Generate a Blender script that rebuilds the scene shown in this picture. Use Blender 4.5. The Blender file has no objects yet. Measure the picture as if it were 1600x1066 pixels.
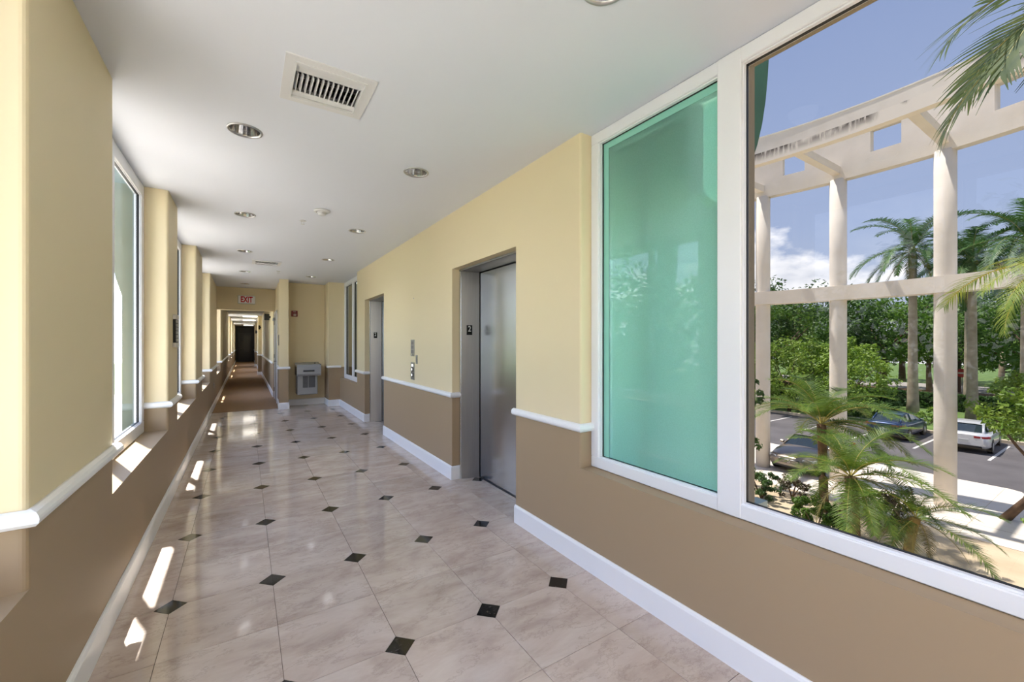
import bpy, bmesh, math, random
from mathutils import Vector, Matrix, Euler, noise as mnoise

SC = bpy.context.scene
COL = SC.collection
PI = math.pi

# ------------------------------------------------------------------ camera
TH = 0.571579
cd = bpy.data.cameras.new('camera')
cd.sensor_width = 36.0
cd.lens = 648.757 / 1600 * 36
cd.shift_y = 2.2 / 1600
cd.clip_start = 0.05
cd.clip_end = 600
cam = bpy.data.objects.new('camera', cd)
cam.location = (0, 0, 1.45)
cam.rotation_euler = (PI / 2, 0, -TH)
COL.objects.link(cam)
SC.camera = cam

SC.view_settings.view_transform = 'Standard'
SC.view_settings.look = 'None'
SC.view_settings.gamma = 1
SC.view_settings.use_curve_mapping = False
SC.view_settings.exposure = 0.76
cy = SC.cycles
cy.use_denoising = True
cy.max_bounces = 9
cy.diffuse_bounces = 5
cy.glossy_bounces = 4
cy.transparent_max_bounces = 24
cy.sample_clamp_indirect = 6.0
cy.caustics_reflective = False
cy.caustics_refractive = False


def lin(r, g, b):
    f = lambda c: c / 255 / 12.92 if c <= 10 else ((c / 255 + 0.055) / 1.055) ** 2.4
    return (f(r), f(g), f(b), 1)


# ------------------------------------------------------------------ world: blue sky with clouds
W = bpy.data.worlds.new('sky')
SC.world = W
W.use_nodes = True
nt = W.node_tree
nt.nodes.clear()


def wn(t, **k):
    n = nt.nodes.new(t)
    for a, b in k.items():
        setattr(n, a, b)
    return n


def ramp(node, stops):
    cr = node.color_ramp
    while len(cr.elements) < len(stops):
        cr.elements.new(0.5)
    for e, (p, c) in zip(cr.elements, stops):
        e.position = p
        e.color = c if len(c) == 4 else (*c, 1)


out = wn('ShaderNodeOutputWorld')
bg = wn('ShaderNodeBackground')
tc = wn('ShaderNodeTexCoord')
sep = wn('ShaderNodeSeparateXYZ')
nt.links.new(tc.outputs['Generated'], sep.inputs[0])
sky = wn('ShaderNodeValToRGB')
ramp(sky, [(0.0, (.86, .98, 1.20)), (0.22, (.63, .80, 1.22)), (0.6, (.44, .60, 1.06)), (1.0, (.34, .48, .90))])
nt.links.new(sep.outputs['Z'], sky.inputs[0])
mp = wn('ShaderNodeMapping')
mp.inputs['Location'].default_value = (0.42, 0.30, 0.0)
mp.inputs['Scale'].default_value = (1.0, 1.0, 2.1)
nt.links.new(tc.outputs['Generated'], mp.inputs[0])
n1 = wn('ShaderNodeTexNoise')
n1.inputs['Scale'].default_value = 3.3
n1.inputs['Detail'].default_value = 9
n1.inputs['Roughness'].default_value = .55
nt.links.new(mp.outputs[0], n1.inputs['Vector'])
cov = wn('ShaderNodeValToRGB')          # more cloud low down
ramp(cov, [(0.0, (.19,) * 3), (0.10, (.16,) * 3), (0.22, (.07,) * 3), (0.34, (0,) * 3), (0.8, (-0.0,) * 3)])
nt.links.new(sep.outputs['Z'], cov.inputs[0])
add = wn('ShaderNodeMath', operation='ADD')
nt.links.new(n1.outputs['Fac'], add.inputs[0])
nt.links.new(cov.outputs[0], add.inputs[1])
cm = wn('ShaderNodeValToRGB')
ramp(cm, [(0.0, (0, 0, 0)), (0.585, (0, 0, 0)), (0.66, (.85,) * 3), (1.0, (1, 1, 1))])
nt.links.new(add.outputs[0], cm.inputs[0])
n2 = wn('ShaderNodeTexNoise')
n2.inputs['Scale'].default_value = 9
n2.inputs['Detail'].default_value = 6
nt.links.new(mp.outputs[0], n2.inputs['Vector'])
cc = wn('ShaderNodeValToRGB')
ramp(cc, [(0.3, (1.25, 1.32, 1.5)), (0.6, (2.2, 2.2, 2.25))])
nt.links.new(n2.outputs['Fac'], cc.inputs[0])
mx = wn('ShaderNodeMix', data_type='RGBA')
nt.links.new(cm.outputs[0], mx.inputs['Factor'])
nt.links.new(sky.outputs[0], mx.inputs['A'])
nt.links.new(cc.outputs[0], mx.inputs['B'])
nt.links.new(mx.outputs['Result'], bg.inputs['Color'])
bg.inputs['Strength'].default_value = 2.7
nt.links.new(bg.outputs[0], out.inputs[0])

# ------------------------------------------------------------------ sun
sd = bpy.data.lights.new('sun', 'SUN')
sd.energy = 22.0
sd.angle = math.radians(.6)
sd.color = (1, .972, .94)
sun = bpy.data.objects.new('sun', sd)
SDIR = Vector((.127, -.341, -.932))
sun.rotation_euler = SDIR.to_track_quat('-Z', 'Y').to_euler()
sun.location = (-4, 10, 30)
COL.objects.link(sun)
CAN_POWER = 0.5

G = -4.05                       # ground level outside
XL, XR, ZC = -.58, 1.84, 2.82   # corridor side walls and ceiling

# ------------------------------------------------------------------ materials
MATS = {}


def mat(name, color, rough=.5, metal=0, spec=.5, noise=None, nscale=5, bump=0, bscale=60, emit=None, coat=0,
        trans=0, rnd=0, aniso=None):
    if name in MATS:
        return MATS[name]
    m = bpy.data.materials.new(name)
    m.use_nodes = True
    t = m.node_tree
    p = t.nodes['Principled BSDF']
    c = lin(*color)
    p.inputs['Base Color'].default_value = c
    p.inputs['Roughness'].default_value = rough
    p.inputs['Metallic'].default_value = metal
    p.inputs['Specular IOR Level'].default_value = spec
    p.inputs['Coat Weight'].default_value = coat
    p.inputs['Coat Roughness'].default_value = .04
    src = None
    tcn = t.nodes.new('ShaderNodeTexCoord')
    if noise is not None:
        nn = t.nodes.new('ShaderNodeTexNoise')
        nn.inputs['Scale'].default_value = nscale
        nn.inputs['Detail'].default_value = 5
        t.links.new(tcn.outputs['Object'], nn.inputs['Vector'])
        if aniso:
            mpn = t.nodes.new('ShaderNodeMapping')
            mpn.inputs['Scale'].default_value = aniso
            t.links.new(tcn.outputs['Object'], mpn.inputs[0])
            t.links.new(mpn.outputs[0], nn.inputs['Vector'])
        r = t.nodes.new('ShaderNodeValToRGB')
        ramp(r, [(.3, c), (.7, lin(*noise))])
        t.links.new(nn.outputs['Fac'], r.inputs[0])
        src = r.outputs[0]
    if rnd:
        oi = t.nodes.new('ShaderNodeObjectInfo')
        hs = t.nodes.new('ShaderNodeHueSaturation')
        mr = t.nodes.new('ShaderNodeMapRange')
        mr.inputs['To Min'].default_value = 1 - rnd
        mr.inputs['To Max'].default_value = 1 + rnd
        t.links.new(oi.outputs['Random'], mr.inputs['Value'])
        t.links.new(mr.outputs[0], hs.inputs['Value'])
        if src:
            t.links.new(src, hs.inputs['Color'])
        else:
            hs.inputs['Color'].default_value = c
        src = hs.outputs[0]
    if src:
        t.links.new(src, p.inputs['Base Color'])
    if bump:
        bn = t.nodes.new('ShaderNodeTexNoise')
        bn.inputs['Scale'].default_value = bscale
        bn.inputs['Detail'].default_value = 4
        t.links.new(tcn.outputs['Object'], bn.inputs['Vector'])
        b = t.nodes.new('ShaderNodeBump')
        b.inputs['Strength'].default_value = bump
        b.inputs['Distance'].default_value = .01
        t.links.new(bn.outputs['Fac'], b.inputs['Height'])
        t.links.new(b.outputs[0], p.inputs['Normal'])
    if emit:
        p.inputs['Emission Color'].default_value = lin(*emit[0])
        p.inputs['Emission Strength'].default_value = emit[1]
    if trans:
        tr = t.nodes.new('ShaderNodeBsdfTranslucent')
        ms = t.nodes.new('ShaderNodeMixShader')
        ms.inputs[0].default_value = trans
        if src:
            t.links.new(src, tr.inputs[0])
        else:
            tr.inputs[0].default_value = c
        o = t.nodes['Material Output']
        t.links.new(p.outputs[0], ms.inputs[1])
        t.links.new(tr.outputs[0], ms.inputs[2])
        t.links.new(ms.outputs[0], o.inputs[0])
    MATS[name] = m
    return m


def glass(name, tint, refl=.06, frost=None, film=0):
    m = bpy.data.materials.new(name)
    m.use_nodes = True
    t = m.node_tree
    t.nodes.clear()
    o = t.nodes.new('ShaderNodeOutputMaterial')
    tr = t.nodes.new('ShaderNodeBsdfTransparent')
    tr.inputs[0].default_value = (*tint, 1)
    gl = t.nodes.new('ShaderNodeBsdfGlossy')
    gl.inputs['Roughness'].default_value = 0.0
    lwf = t.nodes.new('ShaderNodeLayerWeight')
    lwf.inputs['Blend'].default_value = .5
    pw = t.nodes.new('ShaderNodeMath')
    pw.operation = 'POWER'
    pw.inputs[1].default_value = 5
    t.links.new(lwf.outputs['Facing'], pw.inputs[0])
    lw = t.nodes.new('ShaderNodeMapRange')
    lw.inputs['To Min'].default_value = .045
    t.links.new(pw.outputs[0], lw.inputs['Value'])
    mu = t.nodes.new('ShaderNodeMath')
    mu.operation = 'MULTIPLY'
    mu.inputs[1].default_value = refl
    t.links.new(lw.outputs[0], mu.inputs[0])
    ms = t.nodes.new('ShaderNodeMixShader')
    t.links.new(mu.outputs[0], ms.inputs[0])
    base = tr.outputs[0]
    if frost:
        df = t.nodes.new('ShaderNodeBsdfDiffuse')
        tn = t.nodes.new('ShaderNodeTexNoise')
        tn.inputs['Scale'].default_value = 160
        tcn = t.nodes.new('ShaderNodeTexCoord')
        t.links.new(tcn.outputs['Object'], tn.inputs['Vector'])
        r = t.nodes.new('ShaderNodeValToRGB')
        a = Vector(frost)
        ramp(r, [(.35, (*(a * .93), 1)), (.65, (*(a * 1.06), 1))])
        t.links.new(tn.outputs['Fac'], r.inputs[0])
        t.links.new(r.outputs[0], df.inputs[0])
        tl = t.nodes.new('ShaderNodeBsdfTranslucent')
        tl.inputs[0].default_value = (*frost, 1)
        m2 = t.nodes.new('ShaderNodeMixShader')
        m2.inputs[0].default_value = .3
        t.links.new(df.outputs[0], m2.inputs[1])
        t.links.new(tl.outputs[0], m2.inputs[2])
        m3 = t.nodes.new('ShaderNodeMixShader')
        m3.inputs[0].default_value = film
        t.links.new(tr.outputs[0], m3.inputs[1])
        t.links.new(m2.outputs[0], m3.inputs[2])
        base = m3.outputs[0]
    t.links.new(base, ms.inputs[1])
    t.links.new(gl.outputs[0], ms.inputs[2])
    t.links.new(ms.outputs[0], o.inputs[0])
    return m


YEL = mat('yellow_paint', (227, 212, 177), .55, spec=.3, bump=.03, bscale=250)
BRN = mat('brown_paint', (163, 142, 115), .5, spec=.3, bump=.03, bscale=250)
WHT = mat('white_trim_paint', (236, 237, 240), .35)
CEIL = mat('ceiling_paint', (217, 222, 233), .45, spec=.35)
FRM = mat('white_window_frame', (232, 233, 238), .35)
BLK = mat('black_rubber', (18, 18, 20), .5)
DARK = mat('dark_void', (14, 14, 15), .8)
STEEL = mat('brushed_steel', (168, 169, 172), .34, metal=1, noise=(160, 161, 164), nscale=5, aniso=(30, 30, .6))
STEELD = mat('brushed_steel_door', (186, 187, 190), .26, metal=1, noise=(176, 177, 180), nscale=2.2, aniso=(.6, .6, 2))
CHROME = mat('chrome_reflector', (190, 190, 192), .14, metal=1)
GREYM = mat('grey_metal', (150, 151, 154), .4, metal=.6)
STUC = mat('cream_stucco', (234, 226, 214), .85, noise=(224, 214, 200), nscale=1.3, bump=.25, bscale=30)
TAN = mat('tan_stucco', (190, 178, 156), .85, bump=.2, bscale=60)
GREENM = mat('green_panel', (58, 120, 76), .5, noise=(50, 104, 66), nscale=6)
GREEND = mat('grey_green_panel', (84, 98, 86), .6, noise=(74, 88, 76), nscale=6)
GROUT = mat('grout', (96, 84, 76), .9)
PLASTW = mat('white_plastic', (206, 207, 208), .5)
GLASS_R = glass('tinted_window_glass', (.130, .127, .123), .26)
GLASS_L = glass('clear_window_glass', (.93, .95, .93), .8)
GLASS_D = glass('dark_window_glass', (.30, .31, .25), .8)
GLASS_T = glass('teal_film_glass', (.30, .62, .54), .9, frost=(.27, .51, .455), film=.5)


def marble(name, base, vein, light, black=False):
    m = bpy.data.materials.new(name)
    m.use_nodes = True
    t = m.node_tree
    p = t.nodes['Principled BSDF']
    tcn = t.nodes.new('ShaderNodeTexCoord')
    oi = t.nodes.new('ShaderNodeObjectInfo')
    mul = t.nodes.new('ShaderNodeVectorMath')
    mul.operation = 'SCALE'
    cmb = t.nodes.new('ShaderNodeCombineXYZ')
    for k in range(3):
        t.links.new(oi.outputs['Random'], cmb.inputs[k])
    t.links.new(cmb.outputs[0], mul.inputs[0])
    mul.inputs['Scale'].default_value = 40
    ad = t.nodes.new('ShaderNodeVectorMath')
    ad.operation = 'ADD'
    t.links.new(tcn.outputs['Object'], ad.inputs[0])
    t.links.new(mul.outputs[0], ad.inputs[1])
    mpn = t.nodes.new('ShaderNodeMapping')
    mpn.inputs['Rotation'].default_value = (0, 0, .5)
    mpn.inputs['Scale'].default_value = (1, 2.2, 1)
    t.links.new(ad.outputs[0], mpn.inputs[0])
    a = t.nodes.new('ShaderNodeTexNoise')
    a.inputs['Scale'].default_value = 40 if black else 3.2
    a.inputs['Detail'].default_value = 8
    a.inputs['Roughness'].default_value = .62
    a.inputs['Distortion'].default_value = .4
    t.links.new(mpn.outputs[0], a.inputs['Vector'])
    r = t.nodes.new('ShaderNodeValToRGB')
    if black:
        ramp(r, [(.45, lin(*base)), (.62, lin(*vein)), (.75, lin(*light))])
    else:
        ramp(r, [(.28, lin(*vein)), (.48, lin(*base)), (.72, lin(*light))])
    t.links.new(a.outputs['Fac'], r.inputs[0])
    src = r.outputs[0]
    if not black:
        v = t.nodes.new('ShaderNodeTexNoise')
        v.inputs['Scale'].default_value = 2.0
        v.inputs['Detail'].default_value = 10
        v.inputs['Roughness'].default_value = .7
        t.links.new(mpn.outputs[0], v.inputs['Vector'])
        r2 = t.nodes.new('ShaderNodeValToRGB')
        ramp(r2, [(.485, (0, 0, 0)), (.5, (.30, .30, .30)), (.515, (0, 0, 0))])
        t.links.new(v.outputs['Fac'], r2.inputs[0])
        m2 = t.nodes.new('ShaderNodeMix')
        m2.data_type = 'RGBA'
        t.links.new(r2.outputs[0], m2.inputs['Factor'])
        t.links.new(src, m2.inputs['A'])
        m2.inputs['B'].default_value = lin(130, 110, 98)
        hs = t.nodes.new('ShaderNodeHueSaturation')
        mr = t.nodes.new('ShaderNodeMapRange')
        mr.inputs['To Min'].default_value = .93
        mr.inputs['To Max'].default_value = 1.06
        t.links.new(oi.outputs['Random'], mr.inputs['Value'])
        t.links.new(mr.outputs[0], hs.inputs['Value'])
        t.links.new(m2.outputs['Result'], hs.inputs['Color'])
        src = hs.outputs[0]
    t.links.new(src, p.inputs['Base Color'])
    p.inputs['Roughness'].default_value = .07
    p.inputs['Specular IOR Level'].default_value = .55
    return m


TILE = marble('beige_marble', (190, 174, 163), (170, 152, 141), (204, 191, 181))
INSET = marble('black_granite', (8, 7, 7), (36, 30, 29), (120, 112, 108), True)


def carpetmat():
    return mat('brown_carpet', (172, 142, 112), .95, spec=.1, noise=(156, 126, 98), nscale=60, bump=.4, bscale=300)


# ------------------------------------------------------------------ mesh builder
class MB:
    def __init__(s):
        s.v = []
        s.f = []
        s.m = []
        s.sm = []

    def quad(s, a, b, c, d, m=0, smooth=False):
        i = len(s.v)
        s.v += [tuple(a), tuple(b), tuple(c), tuple(d)]
        s.f.append((i, i + 1, i + 2, i + 3))
        s.m.append(m)
        s.sm.append(smooth)
        return s

    def face(s, pts, m=0, smooth=False):
        i = len(s.v)
        s.v += [tuple(p) for p in pts]
        s.f.append(tuple(range(i, i + len(pts))))
        s.m.append(m)
        s.sm.append(smooth)

    def box(s, x0, x1, y0, y1, z0, z1, m=0, M=None):
        c = [(x0, y0, z0), (x1, y0, z0), (x1, y1, z0), (x0, y1, z0), (x0, y0, z1), (x1, y0, z1), (x1, y1, z1), (x0, y1, z1)]
        if M is not None:
            c = [tuple(M @ Vector(p)) for p in c]
        i = len(s.v)
        s.v += c
        for f in ((0, 3, 2, 1), (4, 5, 6, 7), (0, 1, 5, 4), (1, 2, 6, 5), (2, 3, 7, 6), (3, 0, 4, 7)):
            s.f.append(tuple(i + k for k in f))
            s.m.append(m)
            s.sm.append(False)
        return s

    def bbox(s, x0, x1, y0, y1, z0, z1, b=.004, m=0):
        """box with chamfered edges"""
        bm = bmesh.new()
        bmesh.ops.create_cube(bm, size=1)
        for v in bm.verts:
            v.co = Vector(((x0 + x1) / 2 + v.co.x * (x1 - x0), (y0 + y1) / 2 + v.co.y * (y1 - y0),
                           (z0 + z1) / 2 + v.co.z * (z1 - z0)))
        bmesh.ops.bevel(bm, geom=bm.edges[:], offset=b, segments=1, affect='EDGES')
        s.addbm(bm, m)
        return s

    def addbm(s, bm, m=0, M=None, smooth=False):
        i = len(s.v)
        bm.verts.index_update()
        s.v += [tuple((M @ v.co) if M else v.co) for v in bm.verts]
        for f in bm.faces:
            s.f.append(tuple(i + v.index for v in f.verts))
            s.m.append(m)
            s.sm.append(smooth)
        bm.free()

    def prism(s, pts, z0, z1, m=0):
        n = len(pts)
        i = len(s.v)
        s.v += [(p[0], p[1], z0) for p in pts] + [(p[0], p[1], z1) for p in pts]
        s.f.append(tuple(i + n - 1 - k for k in range(n)))
        s.f.append(tuple(i + n + k for k in range(n)))
        s.m += [m, m]
        s.sm += [False, False]
        for k in range(n):
            s.f.append((i + k, i + (k + 1) % n, i + n + (k + 1) % n, i + n + k))
            s.m.append(m)
            s.sm.append(False)
        return s

    def lathe(s, prof, cx=0, cy=0, n=24, m=0, smooth=True, cap=True):
        """prof: list of (r,z)"""
        i = len(s.v)
        for r, z in prof:
            for k in range(n):
                a = 2 * PI * k / n
                s.v.append((cx + r * math.cos(a), cy + r * math.sin(a), z))
        for j in range(len(prof) - 1):
            for k in range(n):
                a, b = i + j * n + k, i + j * n + (k + 1) % n
                s.f.append((a, b, b + n, a + n))
                s.m.append(m)
                s.sm.append(smooth)
        if cap:
            s.f.append(tuple(i + n - 1 - k for k in range(n)))
            s.f.append(tuple(i + (len(prof) - 1) * n + k for k in range(n)))
            s.m += [m, m]
            s.sm += [False, False]
        return s

    def tube(s, pts, rads, n=8, m=0, smooth=True):
        i0 = len(s.v)
        P = [Vector(p) for p in pts]
        for j, p in enumerate(P):
            d = (P[min(j + 1, len(P) - 1)] - P[max(j - 1, 0)]).normalized()
            u = d.cross(Vector((0, 0, 1)))
            if u.length < .05:
                u = d.cross(Vector((1, 0, 0)))
            u.normalize()
            w = d.cross(u)
            r = rads[j] if isinstance(rads, (list, tuple)) else rads
            for k in range(n):
                a = 2 * PI * k / n
                s.v.append(tuple(p + u * (r * math.cos(a)) + w * (r * math.sin(a))))
        for j in range(len(P) - 1):
            for k in range(n):
                a, b = i0 + j * n + k, i0 + j * n + (k + 1) % n
                s.f.append((a, b, b + n, a + n))
                s.m.append(m)
                s.sm.append(smooth)
        s.f.append(tuple(i0 + k for k in range(n)))
        s.f.append(tuple(i0 + (len(P) - 1) * n + n - 1 - k for k in range(n)))
        s.m += [m, m]
        s.sm += [False, False]
        return s

    def sweep(s, path, prof, side=1, m=0, mf=None, smooth=False):
        """sweep profile (offset, z) along a horizontal path; offset to the right (side=1) or left (-1)"""
        P = [Vector((p[0], p[1])) for p in path]
        nrm = []
        for j in range(len(P)):
            ns = []
            if j > 0:
                d = (P[j] - P[j - 1]).normalized()
                ns.append(Vector((d.y, -d.x)) * side)
            if j < len(P) - 1:
                d = (P[j + 1] - P[j]).normalized()
                ns.append(Vector((d.y, -d.x)) * side)
            if len(ns) == 2:
                b = (ns[0] + ns[1])
                b = b / max(.2, b.dot(ns[0]))
                nrm.append(b)
            else:
                nrm.append(ns[0])
        i0 = len(s.v)
        k = len(prof)
        for p, nn in zip(P, nrm):
            for o, z in prof:
                s.v.append((p.x + nn.x * o, p.y + nn.y * o, z))
        for j in range(len(P) - 1):
            for q in range(k):
                a, b = i0 + j * k + q, i0 + j * k + (q + 1) % k
                s.f.append((a, b, b + k, a + k))
                s.m.append(m)
                s.sm.append(smooth)
        s.f.append(tuple(i0 + q for q in range(k)))
        s.f.append(tuple(i0 + (len(P) - 1) * k + k - 1 - q for q in range(k)))
        s.m += [m, m]
        s.sm += [False, False]
        return s

    def mesh(s, name, mats):
        me = bpy.data.meshes.new(name)
        me.from_pydata(s.v, [], s.f)
        for mm in (mats if isinstance(mats, (list, tuple)) else [mats]):
            me.materials.append(mm)
        me.polygons.foreach_set('material_index', s.m)
        me.polygons.foreach_set('use_smooth', s.sm)
        me.update()
        return me


def fixn(me):
    bm = bmesh.new()
    bm.from_mesh(me)
    bmesh.ops.recalc_face_normals(bm, faces=bm.faces[:])
    bm.to_mesh(me)
    bm.free()
    return me


def obj(name, mb, mats, parent=None, label=None, fix=True, loc=None):
    me = mb if isinstance(mb, bpy.types.Mesh) else mb.mesh(name, mats)
    if fix and not isinstance(mb, bpy.types.Mesh):
        fixn(me)
    o = bpy.data.objects.new(name, me)
    COL.objects.link(o)
    if parent:
        o.parent = parent
    if loc:
        o.location = loc
    if label:
        o['label'] = label
    return o


def struct(name, mb, mats, label=None, cat=None, **k):
    o = obj(name, mb, mats, **k)
    tag(o, label or name.replace('_', ' '), cat or name.split('_')[0])
    o['kind'] = 'structure'
    return o


def tag(o, label, cat, group=None):
    o['label'] = label
    o['category'] = cat
    if group:
        o['group'] = group
    return o


def thing(name, label, cat, loc=(0, 0, 0), rz=0, group=None, kind=None):
    o = bpy.data.objects.new(name, None)
    o.empty_display_size = .1
    COL.objects.link(o)
    o.location = loc
    o.rotation_euler = (0, 0, rz)
    tag(o, label, cat, group)
    if kind:
        o['kind'] = kind
    return o


def copy_tree(o, parent=None):
    c = o.copy()
    COL.objects.link(c)
    c.parent = parent
    for ch in list(o.children):
        copy_tree(ch, c)
    return c


def text_mb(txt, size, M, depth=.002, sx=1, bold=0):
    cu = bpy.data.curves.new('t', 'FONT')
    cu.body = txt
    cu.size = size
    cu.extrude = depth
    cu.offset = bold
    cu.align_x = 'CENTER'
    cu.align_y = 'CENTER'
    o = bpy.data.objects.new('t', cu)
    COL.objects.link(o)
    bpy.context.view_layer.update()
    dg = bpy.context.evaluated_depsgraph_get()
    me = o.evaluated_get(dg).to_mesh()
    mb = MB()
    S = Matrix.Diagonal((sx, 1, 1, 1))
    mb.v = [tuple(M @ (S @ v.co)) for v in me.vertices]
    for p in me.polygons:
        mb.f.append(tuple(p.vertices))
        mb.m.append(0)
        mb.sm.append(False)
    bpy.data.objects.remove(o)
    bpy.data.curves.remove(cu)
    return mb


# ================================================================== FLOOR
T = .48352
GX, GY = .62492, 1.95823
DH = .0735      # half diagonal of the inset diamonds
base = MB()
base.box(-.88, 2.4, -3.2, 12.4, -.3, -.004)
floor = struct('floor', base, GROUT, 'polished beige marble tile floor with small black diamond insets', 'floor')

_cache = {}


def clip(poly, axis, val, keep_less):
    out_ = []
    n = len(poly)
    for k in range(n):
        a, b = poly[k], poly[(k + 1) % n]
        ia = (a[axis] <= val) if keep_less else (a[axis] >= val)
        ib = (b[axis] <= val) if keep_less else (b[axis] >= val)
        if ia:
            out_.append(a)
        if ia != ib:
            t_ = (val - a[axis]) / (b[axis] - a[axis])
            out_.append((a[0] + (b[0] - a[0]) * t_, a[1] + (b[1] - a[1]) * t_))
    return out_


def place_poly(name, poly, mt, x0, x1, y0, y1):
    for ax, v, kl in ((0, x0, False), (0, x1, True), (1, y0, False), (1, y1, True)):
        poly = clip(poly, ax, v, kl)
        if len(poly) < 3:
            return
    ar = abs(sum(poly[k][0] * poly[(k + 1) % len(poly)][1] - poly[(k + 1) % len(poly)][0] * poly[k][1] for k in range(len(poly)))) / 2
    if ar < .0006:
        return
    cx = sum(p[0] for p in poly) / len(poly)
    cy_ = sum(p[1] for p in poly) / len(poly)
    loc = [(round(p[0] - cx, 4), round(p[1] - cy_, 4)) for p in poly]
    key = (name, tuple(loc))
    if key not in _cache:
        _cache[key] = fixn(MB().prism(loc, -.012, 0).mesh(name, mt))
    obj(name, _cache[key], mt, floor, loc=(cx, cy_, 0))


def tile_region(x0, x1, y0, y1):
    g = .0013
    for i in range(-4, 5):
        for j in range(-10, 22):
            ax, ay = GX + i * T, GY + j * T
            if ax > x1 or ax + T < x0 or ay > y1 or ay + T < y0:
                continue
            h = T
            D = DH
            if j % 2 == 0:    # bottom corners clipped
                poly = [(ax + D, ay + g), (ax + h - D, ay + g), (ax + h - g, ay + D), (ax + h - g, ay + h - g),
                        (ax + g, ay + h - g), (ax + g, ay + D)]
            else:
                poly = [(ax + g, ay + g), (ax + h - g, ay + g), (ax + h - g, ay + h - D), (ax + h - D, ay + h - g),
                        (ax + D, ay + h - g), (ax + g, ay + h - D)]
            place_poly('floor_tile', poly, TILE, x0, x1, y0, y1)
            if j % 2 == 0:
                d = DH - .002
                place_poly('inset_tile', [(ax - d, ay), (ax, ay - d), (ax + d, ay), (ax, ay + d)], INSET, x0, x1, y0, y1)


tile_region(XL, XR, -1.4, 10.45)
tile_region(.66, XR, 10.4505, 10.75)
tile_region(XR + .0005, 2.12, 2.80, 4.03)
tile_region(XR + .0005, 2.12, 6.59, 7.83)

cp = MB()
cp.box(XL, .66, 10.45, 12.4, -.02, .004)
cp.box(XL, .95, 12.4, 37, -.3, .004)
struct('floor_carpet', cp, carpetmat(), 'plain brown carpet of the narrow corridor past the marble floor', 'carpet')

# ================================================================== CEILING
DL = [(0.0, y) for y in (1.1, 3.19, 5.28, 7.40, 9.51, 11.53)] + [(1.16, y) for y in (1.14, 3.23, 5.32, 7.43, 9.55)] + \
     [(0.0, -1.0), (1.16, -.95)]
VENTS = [(.376, 2.427), (.315, 8.30)]
holes = [(x - .12, x + .12, y - .12, y + .12, 'c') for x, y in DL] + \
        [(x - .165, x + .165, y - .165, y + .165, 'v') for x, y in VENTS]
xs = sorted(set([-.775, XL, 2.0] + [h[0] for h in holes] + [h[1] for h in holes]))
ys = sorted(set([-3.0, 12.6] + [h[2] for h in holes] + [h[3] for h in holes]))
cl = MB()
for a in range(len(xs) - 1):
    for b in range(len(ys) - 1):
        mxx, myy = (xs[a] + xs[a + 1]) / 2, (ys[b] + ys[b + 1]) / 2
        if any(h[0] < mxx < h[1] and h[2] < myy < h[3] for h in holes):
            continue
        cl.quad((xs[a], ys[b], ZC), (xs[a], ys[b + 1], ZC), (xs[a + 1], ys[b + 1], ZC), (xs[a + 1], ys[b], ZC))
for x, y in DL:
    n = 32
    for k in range(n):
        a0, a1 = 2 * PI * k / n + PI / 4, 2 * PI * (k + 1) / n + PI / 4

        def sq(a):
            c_, s_ = math.cos(a), math.sin(a)
            m_ = max(abs(c_), abs(s_))
            return (x + .12 * c_ / m_, y + .12 * s_ / m_, ZC)
        r = .088
        cl.quad((x + r * math.cos(a0), y + r * math.sin(a0), ZC), (x + r * math.cos(a1), y + r * math.sin(a1), ZC), sq(a1), sq(a0))
cl.box(-.80, 2.35, -3.1, 12.7, 3.05, 3.2)
cl.box(-.80, -.77, -3.1, 12.7, ZC - .03, 3.1, m=1)
cl.box(2.0, 2.10, -3.1, 12.7, ZC - .02, 3.1, m=1)
ceiling = struct('ceiling', cl, [CEIL, TAN], 'smooth white painted ceiling with recessed lights', 'ceiling', fix=False)

# downlights
rf = MB().lathe([(.087, ZC), (.080, ZC + .03), (.066, ZC + .075), (.05, ZC + .11), (.045, ZC + .115), (.001, ZC + .116)], n=22, cap=False, smooth=False)
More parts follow.
